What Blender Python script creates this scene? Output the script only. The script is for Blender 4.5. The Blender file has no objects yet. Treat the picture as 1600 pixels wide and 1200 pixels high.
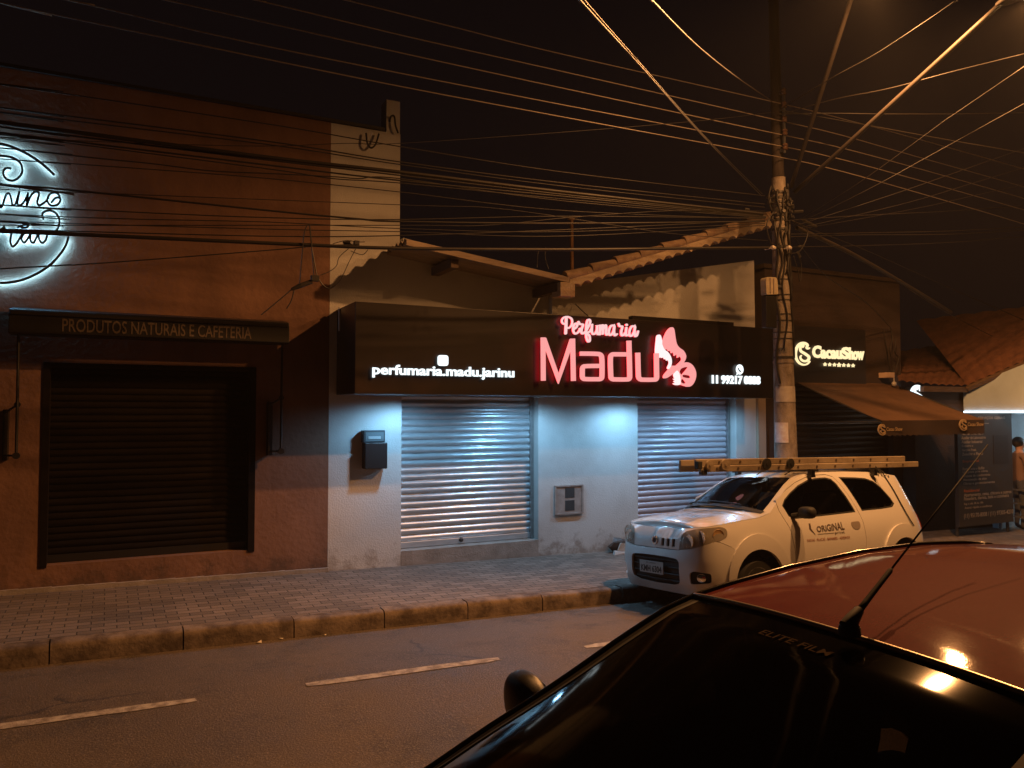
import bpy, bmesh, math, random
from mathutils import Vector, Matrix
from mathutils.geometry import delaunay_2d_cdt
random.seed(11)
SC = bpy.context.scene
COL = SC.collection
PI = math.pi

# ------------------------------------------------------------------ camera
FPX = 1230.0
YAW = math.atan(1230 / 2400.0)
PITCH = math.atan(43 / 1230.0)
EYE = Vector((0, 0, 2.17))
FWD = Vector((math.sin(YAW) * math.cos(PITCH), math.cos(YAW) * math.cos(PITCH), math.sin(PITCH)))
RGT = Vector((math.cos(YAW), -math.sin(YAW), 0))
UPV = RGT.cross(FWD)
cam = bpy.data.cameras.new('camera')
cam.sensor_width = 36
cam.lens = 36 * FPX / 1600
cam.clip_start = 0.05
cam.clip_end = 800
camo = bpy.data.objects.new('camera', cam)
camo.location = EYE
camo.rotation_euler = FWD.to_track_quat('-Z', 'Y').to_euler()
COL.objects.link(camo)
SC.camera = camo

# ------------------------------------------------------------------ night sky, exposure
world = bpy.data.worlds.new('World')
SC.world = world
world.use_nodes = True
bg = world.node_tree.nodes['Background']
bg.inputs[0].default_value = (0.0048, 0.0029, 0.0030, 1)
bg.inputs[1].default_value = 0.8
SC.view_settings.view_transform = 'Standard'
SC.view_settings.look = 'None'
SC.view_settings.exposure = 0
SC.view_settings.gamma = 1
SC.cycles.use_denoising = True
SC.cycles.sample_clamp_indirect = 10
SC.cycles.max_bounces = 6
SC.cycles.transparent_max_bounces = 12
SC.cycles.caustics_reflective = False
SC.cycles.caustics_refractive = False

SODIUM = (1.0, 0.43, 0.135)
LAMP_A = Vector((7.20, 5.62, 6.86))
LAMP_B = Vector((8.15, 4.52, 6.29))
LAMP_POWER = 2250


def street_light(name, loc, power, tilt=0.0):
    """lamp whose intensity peaks about 60 degrees off the vertical, as street lanterns do"""
    l = bpy.data.lights.new(name, 'POINT')
    l.energy = power
    l.shadow_soft_size = 0.07
    l.use_nodes = True
    nt = l.node_tree
    em = nt.nodes['Emission']
    em.inputs[0].default_value = (*SODIUM, 1)
    tc = nt.nodes.new('ShaderNodeTexCoord')
    sep = nt.nodes.new('ShaderNodeSeparateXYZ')
    nt.links.new(tc.outputs['Normal'], sep.inputs[0])
    ramp = nt.nodes.new('ShaderNodeValToRGB')
    mr = nt.nodes.new('ShaderNodeMapRange')
    mr.inputs[1].default_value = -1
    mr.inputs[2].default_value = 1
    nt.links.new(sep.outputs[2], mr.inputs[0])
    cr = ramp.color_ramp
    cr.elements[0].position = 0.0
    cr.elements[0].color = (0.55, 0.55, 0.55, 1)
    cr.elements[1].position = 0.53
    cr.elements[1].color = (0, 0, 0, 1)
    for p, v in ((0.067, 0.80), (0.146, 1.0), (0.213, 1.0), (0.25, 1.0), (0.289, 0.95), (0.329, 0.60), (0.37, 0.30), (0.413, 0.13), (0.46, 0.045)):
        e = cr.elements.new(p)
        e.color = (v, v, v, 1)
    nt.links.new(mr.outputs[0], ramp.inputs[0])
    # the lantern throws its light along the road and less towards the houses
    def math_(op, a, b=None, clamp=False):
        n = nt.nodes.new('ShaderNodeMath')
        n.operation = op
        n.use_clamp = clamp
        for i, q in enumerate((a, b)):
            if q is None:
                continue
            if isinstance(q, (int, float)):
                n.inputs[i].default_value = q
            else:
                nt.links.new(q, n.inputs[i])
        return n.outputs[0]

    def step_(v, lo, hi, a, b):
        n = nt.nodes.new('ShaderNodeMapRange')
        n.interpolation_type = 'SMOOTHSTEP'
        n.inputs[1].default_value, n.inputs[2].default_value = lo, hi
        n.inputs[3].default_value, n.inputs[4].default_value = a, b
        nt.links.new(v, n.inputs[0])
        return n.outputs[0]
    xx = math_('MULTIPLY', sep.outputs[0], sep.outputs[0])
    yy = math_('MULTIPLY', sep.outputs[1], sep.outputs[1])
    sn = math_('SQRT', math_('ADD', math_('ADD', xx, yy), 0.0001))
    az = math_('DIVIDE', math_('ABSOLUTE', sep.outputs[1]), sn)
    cut = math_('MULTIPLY', step_(az, 0.42, 0.90, 0, 0.84), step_(sn, 0.34, 0.54, 0, 1))
    nt.links.new(math_('MULTIPLY', ramp.outputs[0], math_('SUBTRACT', 1.0, cut)), em.inputs[1])
    o = bpy.data.objects.new(name, l)
    o.location = loc
    COL.objects.link(o)
    return o


# ------------------------------------------------------------------ helpers
def ray(x, y):
    return FWD + RGT * ((x - 800) / FPX) - UPV * ((y - 600) / FPX)


def P(x, y, Y):
    d = ray(x, y)
    return EYE + d * (Y / d.y)


def PX(x, y, X):
    d = ray(x, y)
    return EYE + d * (X / d.x)


def interp(tab, v):
    if v <= tab[0][0]:
        return tab[0][1]
    for (a, b), (c, d) in zip(tab, tab[1:]):
        if v <= c:
            t = (v - a) / (c - a)
            return b + (d - b) * t
    return tab[-1][1]


def smooth01(t):
    t = max(0.0, min(1.0, t))
    return t * t * (3 - 2 * t)


def catmull(pts, n=8, closed=False):
    pts = [Vector(p) for p in pts]
    out = []
    m = len(pts)
    rng = range(m if closed else m - 1)
    for i in rng:
        if closed:
            p0, p1, p2, p3 = pts[(i - 1) % m], pts[i], pts[(i + 1) % m], pts[(i + 2) % m]
        else:
            p0, p1, p2, p3 = pts[max(i - 1, 0)], pts[i], pts[i + 1], pts[min(i + 2, m - 1)]
        for k in range(n):
            t = k / n
            out.append(0.5 * ((2 * p1) + (p2 - p0) * t + (2 * p0 - 5 * p1 + 4 * p2 - p3) * t * t + (3 * p1 - p0 - 3 * p2 + p3) * t ** 3))
    if not closed:
        out.append(pts[-1].copy())
    return out


def chaikin(pts, it=2):
    pts = [Vector(p) for p in pts]
    for _ in range(it):
        o = [pts[0]]
        for a, b in zip(pts, pts[1:]):
            o.append(a * 0.75 + b * 0.25)
            o.append(a * 0.25 + b * 0.75)
        o.append(pts[-1])
        pts = o
    return pts


class MB:
    def __init__(self):
        self.v = []
        self.f = []

    def add(self, vs, fs):
        b = len(self.v)
        self.v += [tuple(p) for p in vs]
        self.f += [tuple(b + i for i in f) for f in fs]
        return self

    def box(self, x0, x1, y0, y1, z0, z1):
        vs = [(x0, y0, z0), (x1, y0, z0), (x1, y1, z0), (x0, y1, z0), (x0, y0, z1), (x1, y0, z1), (x1, y1, z1), (x0, y1, z1)]
        return self.add(vs, [(0, 3, 2, 1), (4, 5, 6, 7), (0, 1, 5, 4), (1, 2, 6, 5), (2, 3, 7, 6), (3, 0, 4, 7)])

    def hexa(self, p):
        return self.add(p, [(0, 3, 2, 1), (4, 5, 6, 7), (0, 1, 5, 4), (1, 2, 6, 5), (2, 3, 7, 6), (3, 0, 4, 7)])

    def tube(self, pts, r, n=8, cap=True):
        pts = [Vector(p) for p in pts]
        m = len(pts)
        rs = r if isinstance(r, (list, tuple)) else [r] * m
        rings = []
        prev = None
        for i, p in enumerate(pts):
            t = (pts[min(i + 1, m - 1)] - pts[max(i - 1, 0)])
            if t.length < 1e-9:
                t = Vector((0, 0, 1))
            t.normalize()
            if prev is None:
                a = Vector((0, 0, 1)) if abs(t.z) < 0.9 else Vector((1, 0, 0))
                u = t.cross(a).normalized()
            else:
                u = (prev - t * prev.dot(t)).normalized()
            prev = u
            w = t.cross(u)
            rings.append([p + (u * math.cos(2 * PI * k / n) + w * math.sin(2 * PI * k / n)) * rs[i] for k in range(n)])
        vs = [q for ring in rings for q in ring]
        fs = []
        for i in range(m - 1):
            for k in range(n):
                a = i * n + k
                b = i * n + (k + 1) % n
                fs.append((a, b, b + n, a + n))
        if cap:
            fs.append(tuple(range(n - 1, -1, -1)))
            fs.append(tuple((m - 1) * n + k for k in range(n)))
        return self.add(vs, fs)

    def prism(self, poly, y0, y1):
        """polygon in (x,z), pushed out from y0 to y1"""
        n = len(poly)
        vs = [(x, y0, z) for x, z in poly] + [(x, y1, z) for x, z in poly]
        fs = [tuple(range(n)), tuple(range(2 * n - 1, n - 1, -1))]
        for i in range(n):
            j = (i + 1) % n
            fs.append((i, i + n, j + n, j))
        return self.add(vs, fs)

    def lathe(self, prof, origin, axis, n=16):
        """profile [(radius, along axis)]"""
        axis = Vector(axis).normalized()
        a = Vector((0, 0, 1)) if abs(axis.z) < 0.9 else Vector((1, 0, 0))
        u = axis.cross(a).normalized()
        w = axis.cross(u)
        o = Vector(origin)
        vs = []
        for r, h in prof:
            for k in range(n):
                vs.append(o + axis * h + (u * math.cos(2 * PI * k / n) + w * math.sin(2 * PI * k / n)) * r)
        fs = []
        for i in range(len(prof) - 1):
            for k in range(n):
                p = i * n + k
                q = i * n + (k + 1) % n
                fs.append((p, q, q + n, p + n))
        if prof[0][0] > 1e-6:
            fs.append(tuple(range(n - 1, -1, -1)))
        if prof[-1][0] > 1e-6:
            fs.append(tuple((len(prof) - 1) * n + k for k in range(n)))
        return self.add(vs, fs)

    def grid(self, fn, nu, nv):
        vs = [fn(i / nu, j / nv) for i in range(nu + 1) for j in range(nv + 1)]
        fs = []
        for i in range(nu):
            for j in range(nv):
                a = i * (nv + 1) + j
                fs.append((a, a + nv + 1, a + nv + 2, a + 1))
        return self.add(vs, fs)

    def strip(self, pts, w, depth, frame, taper=None, roundcap=True):
        """flat ribbon along 2D pts, given depth, placed by frame(u, v, n) -> world"""
        pts = [Vector((p[0], p[1])) for p in pts]
        m = len(pts)
        L, R = [], []
        for i, p in enumerate(pts):
            t = pts[min(i + 1, m - 1)] - pts[max(i - 1, 0)]
            if t.length < 1e-9:
                t = Vector((1, 0))
            t.normalize()
            nrm = Vector((-t.y, t.x))
            k = 1.0
            if 0 < i < m - 1:
                d1 = (pts[i] - pts[i - 1]).normalized()
                c = d1.dot(t)
                k = 1 / max(0.45, c)
            ww = (w if taper is None else w * taper[i] if isinstance(taper, (list, tuple)) else w * taper(i / (m - 1))) * 0.5 * k
            L.append(p + nrm * ww)
            R.append(p - nrm * ww)
        out = L + R[::-1]
        if roundcap:
            def capp(c, a, sgn):
                r = (a - c)
                o = []
                for k in range(1, 5):
                    an = sgn * PI * k / 5
                    o.append(c + Vector((r.x * math.cos(an) - r.y * math.sin(an), r.x * math.sin(an) + r.y * math.cos(an))))
                return o
            e = capp(pts[-1], L[-1], -1)
            s = capp(pts[0], R[0], -1)
            b = len(self.v)
        # front/back as quads plus side walls
        vs = []
        for q in L:
            vs.append(frame(q.x, q.y, depth))
        for q in R:
            vs.append(frame(q.x, q.y, depth))
        for q in L:
            vs.append(frame(q.x, q.y, 0))
        for q in R:
            vs.append(frame(q.x, q.y, 0))
        fs = []
        for i in range(m - 1):
            fs.append((i, i + 1, m + i + 1, m + i))
            fs.append((2 * m + i, 2 * m + i + 1, i + 1, i))
            fs.append((m + i, m + i + 1, 3 * m + i + 1, 3 * m + i))
        if roundcap:
            for arc, i0, i1 in ((e, m - 1, 2 * m - 1), (s, m, 0)):
                b = len(vs)
                for q in arc:
                    vs.append(frame(q.x, q.y, depth))
                for q in arc:
                    vs.append(frame(q.x, q.y, 0))
                k = len(arc)
                fs.append(tuple([i0] + list(range(b, b + k)) + [i1]))
                ring = [(i0, i0 + 2 * m)] + [(b + q, b + k + q) for q in range(k)] + [(i1, i1 + 2 * m)]
                for (a1, a0), (b1, b0) in zip(ring, ring[1:]):
                    fs.append((a1, a0, b0, b1))
        else:
            fs.append((0, m, 3 * m, 2 * m))
            fs.append((m - 1, 3 * m - 1, 4 * m - 1, 2 * m - 1))
        return self.add(vs, fs)

    def build(self, name, mat, parent=None, smooth=False, angle=None, bevel=0, loc=None):
        me = bpy.data.meshes.new(name)
        me.from_pydata(self.v, [], self.f)
        me.update()
        if smooth or angle:
            me.polygons.foreach_set('use_smooth', [True] * len(me.polygons))
            if angle:
                me.set_sharp_from_angle(angle=math.radians(angle))
        me.materials.append(mat)
        o = bpy.data.objects.new(name, me)
        COL.objects.link(o)
        if parent:
            o.parent = parent
        if bevel:
            md = o.modifiers.new('edge', 'BEVEL')
            md.width = bevel
            md.segments = 2
            md.limit_method = 'ANGLE'
        if loc:
            o.location = loc
        return o


def empty(name, loc, label, cat, group=None):
    o = bpy.data.objects.new(name, None)
    COL.objects.link(o)
    o.location = loc
    o['label'] = label
    o['category'] = cat
    if group:
        o['group'] = group
    return o


def under(root, *obs):
    """children built in world space keep their place under a root"""
    for o in obs:
        o.parent = root
        o.matrix_parent_inverse = Matrix.Translation(-Vector(root.location))


def tag(o, label, cat, group=None):
    o['label'] = label
    o['category'] = cat
    if group:
        o['group'] = group
    return o


def struct(o):
    o['kind'] = 'structure'
    return o


_txt = {}


def text_geo(body, bold=0.0, shear=0.0):
    key = (body, bold, shear)
    if key in _txt:
        return _txt[key]
    cu = bpy.data.curves.new('lettering', 'FONT')
    cu.body = body
    cu.size = 1
    cu.offset = bold
    cu.shear = shear
    cu.resolution_u = 3
    cu.fill_mode = 'FRONT'
    ob = bpy.data.objects.new('lettering', cu)
    COL.objects.link(ob)
    dg = bpy.context.evaluated_depsgraph_get()
    me = ob.evaluated_get(dg).to_mesh()
    vs = [(v.co.x, v.co.y) for v in me.vertices]
    fs = [tuple(p.vertices) for p in me.polygons]
    ob.evaluated_get(dg).to_mesh_clear()
    bpy.data.objects.remove(ob)
    bpy.data.curves.remove(cu)
    x0 = min(v[0] for v in vs)
    x1 = max(v[0] for v in vs)
    y0 = min(v[1] for v in vs)
    y1 = max(v[1] for v in vs)
    vs = [((v[0] - x0) / (x1 - x0), (v[1] - y0) / (y1 - y0)) for v in vs]
    _txt[key] = (vs, fs)
    return vs, fs


def put_text(mb, body, frame, depth=0.0, bold=0.0, shear=0.0):
    """frame(u,v,n): u,v in 0..1 over the text's own box"""
    vs, fs = text_geo(body, bold, shear)
    front = [frame(u, v, depth) for u, v in vs]
    mb.add(front, fs)
    if depth > 0:
        cnt = {}
        for f in fs:
            for a, b in zip(f, f[1:] + f[:1]):
                cnt[(min(a, b), max(a, b))] = cnt.get((min(a, b), max(a, b)), 0) + 1
        n = len(vs)
        back = [frame(u, v, 0) for u, v in vs]
        sides = [(a, b, b + n, a + n) for (a, b), c in cnt.items() if c == 1]
        mb.add(front + back, sides)


def box_frame(bl, br, tl, nrm):
    bl, br, tl, nrm = Vector(bl), Vector(br), Vector(tl), Vector(nrm)
    return lambda u, v, n: bl + (br - bl) * u + (tl - bl) * v + nrm * n


def inside(p, poly):
    x, y = p
    c = False
    n = len(poly)
    for i in range(n):
        x1, y1 = poly[i]
        x2, y2 = poly[i - 1]
        if (y1 > y) != (y2 > y) and x < (x2 - x1) * (y - y1) / (y2 - y1) + x1:
            c = not c
    return c


def densify(poly, h):
    out = []
    n = len(poly)
    for i in range(n):
        a = Vector(poly[i][:2])
        b = Vector(poly[(i + 1) % n][:2])
        k = max(1, int(math.ceil((b - a).length / h)))
        for q in range(k):
            out.append(a + (b - a) * (q / k))
    return out


def tess(poly, holes=(), h=0.06):
    """triangles of a polygon with holes, with inner grid points -> verts2d, faces"""
    loops = [densify(poly, h)] + [densify(q, h) for q in holes]
    vs, es = [], []
    for L in loops:
        b = len(vs)
        vs += L
        es += [(b + i, b + (i + 1) % len(L)) for i in range(len(L))]
    bd = list(vs)
    xs = [v.x for v in loops[0]]
    ys = [v.y for v in loops[0]]
    cell = {}
    for q in bd:
        cell.setdefault((int(q.x // h), int(q.y // h)), []).append(q)
    x = min(xs) + h * 0.5
    while x < max(xs):
        y = min(ys) + h * 0.5
        while y < max(ys):
            if inside((x, y), poly) and not any(inside((x, y), q) for q in holes):
                ok = True
                cx, cy = int(x // h), int(y // h)
                for i in (-1, 0, 1):
                    for j in (-1, 0, 1):
                        for q in cell.get((cx + i, cy + j), ()):
                            if (q.x - x) ** 2 + (q.y - y) ** 2 < (0.55 * h) ** 2:
                                ok = False
                if ok:
                    vs.append(Vector((x, y)))
            y += h
        x += h
    r = delaunay_2d_cdt([Vector((v.x, v.y)) for v in vs], es, [], 0, 1e-5)
    V, F = r[0], r[2]
    keep = []
    for f in F:
        c = sum((V[i] for i in f), Vector((0, 0))) / len(f)
        if inside(c, poly) and not any(inside(c, q) for q in holes):
            keep.append(tuple(f))
    used = sorted({i for f in keep for i in f})
    mp = {u: k for k, u in enumerate(used)}
    return [V[u] for u in used], [tuple(mp[i] for i in f) for f in keep]


def rounded(poly, r, n=4):
    """round the corners of a polygon; r one radius or one for each corner"""
    m = len(poly)
    out = []
    for i in range(m):
        a, b, c = Vector(poly[i - 1]), Vector(poly[i]), Vector(poly[(i + 1) % m])
        rr = r[i] if isinstance(r, (list, tuple)) else r
        d1 = min(rr, (a - b).length * 0.45)
        d2 = min(rr, (c - b).length * 0.45)
        if rr <= 0:
            out.append(tuple(b))
            continue
        p = b + (a - b).normalized() * d1
        q = b + (c - b).normalized() * d2
        for k in range(n + 1):
            t = k / n
            out.append(tuple(p * (1 - t) ** 2 + b * 2 * t * (1 - t) + q * t * t))
    return out


# ------------------------------------------------------------------ materials
def nodes_of(name):
    m = bpy.data.materials.new(name)
    m.use_nodes = True
    nt = m.node_tree
    return m, nt, nt.nodes['Principled BSDF']


def pbr(name, col, rough=0.6, metal=0.0, col2=None, scale=4.0, detail=6, bump=0.0, bscale=40.0, spec=0.5, coat=0.0, stretch=(1, 1, 1), contrast=(0.35, 0.7), rvar=0.0, bdist=0.02):
    m, nt, b = nodes_of(name)
    b.inputs['Roughness'].default_value = rough
    b.inputs['Metallic'].default_value = metal
    b.inputs['Specular IOR Level'].default_value = spec
    b.inputs['Coat Weight'].default_value = coat
    b.inputs['Coat Roughness'].default_value = 0.04
    tc = nt.nodes.new('ShaderNodeTexCoord')
    if col2 is None:
        b.inputs['Base Color'].default_value = (*col, 1)
    if col2 is not None or rvar:
        mp = nt.nodes.new('ShaderNodeMapping')
        mp.inputs['Scale'].default_value = stretch
        nt.links.new(tc.outputs['Object'], mp.inputs[0])
        nz = nt.nodes.new('ShaderNodeTexNoise')
        nz.inputs['Scale'].default_value = scale
        nz.inputs['Detail'].default_value = detail
        nz.inputs['Roughness'].default_value = 0.62
        nt.links.new(mp.outputs[0], nz.inputs['Vector'])
        mr = nt.nodes.new('ShaderNodeMapRange')
        mr.inputs[1].default_value, mr.inputs[2].default_value = contrast
        nt.links.new(nz.outputs['Fac'], mr.inputs[0])
        if col2 is not None:
            mx = nt.nodes.new('ShaderNodeMix')
            mx.data_type = 'RGBA'
            mx.inputs[6].default_value = (*col, 1)
            mx.inputs[7].default_value = (*col2, 1)
            nt.links.new(mr.outputs[0], mx.inputs[0])
            nt.links.new(mx.outputs[2], b.inputs['Base Color'])
        if rvar:
            m2 = nt.nodes.new('ShaderNodeMapRange')
            m2.inputs[3].default_value = rough - rvar
            m2.inputs[4].default_value = rough + rvar
            nt.links.new(nz.outputs['Fac'], m2.inputs[0])
            nt.links.new(m2.outputs[0], b.inputs['Roughness'])
    if bump:
        nb = nt.nodes.new('ShaderNodeTexNoise')
        nb.inputs['Scale'].default_value = bscale
        nb.inputs['Detail'].default_value = 8
        nt.links.new(tc.outputs['Object'], nb.inputs['Vector'])
        bp = nt.nodes.new('ShaderNodeBump')
        bp.inputs['Strength'].default_value = bump
        bp.inputs['Distance'].default_value = bdist
        nt.links.new(nb.outputs['Fac'], bp.inputs['Height'])
        nt.links.new(bp.outputs[0], b.inputs['Normal'])
    return m


def glow(name, col, strength):
    m = bpy.data.materials.new(name)
    m.use_nodes = True
    nt = m.node_tree
    nt.nodes.clear()
    e = nt.nodes.new('ShaderNodeEmission')
    e.inputs[0].default_value = (*col, 1)
    e.inputs[1].default_value = strength
    o = nt.nodes.new('ShaderNodeOutputMaterial')
    nt.links.new(e.outputs[0], o.inputs[0])
    return m


def glass(name, tint, ior=1.5, haze=0.0, hcol=(0.6, 0.55, 0.48), rough=0.015):
    m = bpy.data.materials.new(name)
    m.use_nodes = True
    nt = m.node_tree
    nt.nodes.clear()
    t = nt.nodes.new('ShaderNodeBsdfTransparent')
    t.inputs[0].default_value = (*tint, 1)
    g = nt.nodes.new('ShaderNodeBsdfGlossy')
    g.inputs['Roughness'].default_value = rough
    f = nt.nodes.new('ShaderNodeFresnel')
    f.inputs[0].default_value = ior
    mx = nt.nodes.new('ShaderNodeMixShader')
    o = nt.nodes.new('ShaderNodeOutputMaterial')
    nt.links.new(f.outputs[0], mx.inputs[0])
    nt.links.new(t.outputs[0], mx.inputs[1])
    nt.links.new(g.outputs[0], mx.inputs[2])
    if haze:
        df = nt.nodes.new('ShaderNodeBsdfDiffuse')
        df.inputs[0].default_value = (*hcol, 1)
        m2 = nt.nodes.new('ShaderNodeMixShader')
        m2.inputs[0].default_value = haze
        nt.links.new(mx.outputs[0], m2.inputs[1])
        nt.links.new(df.outputs[0], m2.inputs[2])
        nt.links.new(m2.outputs[0], o.inputs[0])
    else:
        nt.links.new(mx.outputs[0], o.inputs[0])
    return m


M = {}
M['white_wall'] = pbr('white_wall_paint', (0.56, 0.55, 0.52), 0.75, col2=(0.44, 0.42, 0.39), scale=1.7, bump=0.25, bscale=55, contrast=(0.45, 0.8))
M['concrete'] = pbr('concrete', (0.30, 0.28, 0.25), 0.9, col2=(0.16, 0.14, 0.12), scale=5, bump=0.5, bscale=60)
M['step'] = pbr('cement_step', (0.34, 0.30, 0.26), 0.9, col2=(0.22, 0.19, 0.16), scale=7, bump=0.3, bscale=50)
M['black_paint'] = pbr('black_paint', (0.012, 0.011, 0.011), 0.45, bump=0.05)
M['black_shutter'] = pbr('black_shutter_paint', (0.005, 0.0035, 0.0035), 0.85, col2=(0.009, 0.006, 0.005), scale=3, stretch=(1, 1, 3), spec=0.1)
M['rubber'] = pbr('black_rubber', (0.012, 0.012, 0.012), 0.7)
M['cable'] = pbr('cable_jacket', (0.013, 0.010, 0.009), 0.55)
M['wire'] = pbr('weathered_wire', (0.024, 0.020, 0.017), 0.5)
M['steel'] = pbr('galvanised_steel', (0.42, 0.42, 0.42), 0.4, metal=0.9, col2=(0.30, 0.30, 0.29), scale=9)
M['power_wire'] = pbr('aluminium_wire', (0.30, 0.25, 0.20), 0.5, metal=0.3)
M['dark_steel'] = pbr('dark_steel', (0.06, 0.055, 0.05), 0.5, metal=0.5)
M['chrome'] = pbr('chrome', (0.75, 0.75, 0.75), 0.12, metal=1.0)
M['timber'] = pbr('old_timber', (0.10, 0.06, 0.035), 0.8, col2=(0.05, 0.03, 0.02), scale=6, stretch=(1, 1, 8), bump=0.3)
M['led'] = glow('led_white', (0.72, 0.92, 1.0), 9.0)
M['white_letter'] = glow('lit_white_letter', (0.86, 0.97, 1.0), 1.5)


def splash_dirt(m, z0, z1, col):
    """patchy brown splashes on the lowest part of a wall"""
    nt = m.node_tree
    b = nt.nodes['Principled BSDF']
    src = b.inputs['Base Color'].links[0].from_socket
    tc = nt.nodes.new('ShaderNodeTexCoord')
    sep = nt.nodes.new('ShaderNodeSeparateXYZ')
    nt.links.new(tc.outputs['Object'], sep.inputs[0])
    nz = nt.nodes.new('ShaderNodeTexNoise')
    nz.inputs['Scale'].default_value = 5.0
    nz.inputs['Detail'].default_value = 9
    nz.inputs['Roughness'].default_value = 0.7
    nt.links.new(tc.outputs['Object'], nz.inputs['Vector'])
    h = nt.nodes.new('ShaderNodeMapRange')
    h.inputs[1].default_value, h.inputs[2].default_value = z0, z1
    h.inputs[3].default_value, h.inputs[4].default_value = 0.62, 0.22
    nt.links.new(sep.outputs[2], h.inputs[0])
    d = nt.nodes.new('ShaderNodeMath')
    d.operation = 'SUBTRACT'
    nt.links.new(h.outputs[0], d.inputs[0])
    nt.links.new(nz.outputs['Fac'], d.inputs[1])
    r = nt.nodes.new('ShaderNodeMapRange')
    r.inputs[1].default_value, r.inputs[2].default_value = -0.02, 0.14
    r.inputs[3].default_value, r.inputs[4].default_value = 0.0, 0.75
    nt.links.new(d.outputs[0], r.inputs[0])
    mx = nt.nodes.new('ShaderNodeMix')
    mx.data_type = 'RGBA'
    nt.links.new(r.outputs[0], mx.inputs[0])
    nt.links.new(src, mx.inputs[6])
    mx.inputs[7].default_value = (*col, 1)
    nt.links.new(mx.outputs[2], b.inputs['Base Color'])


splash_dirt(M['white_wall'], 0.12, 0.75, (0.22, 0.17, 0.13))
# ------------------------------------------------------------------ ground, road, pavement, kerb
SL = -0.021


def road_z(x):
    return 0.088 + SL * x


def camber(y):
    return 0.12 * smooth01((7.55 - y) / 1.7) * smooth01((y - 2.7) / 1.6)


def walk_z(x, y=7.55):
    return 0.253 + SL * x + 0.008 * (y - 7.55)


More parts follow.
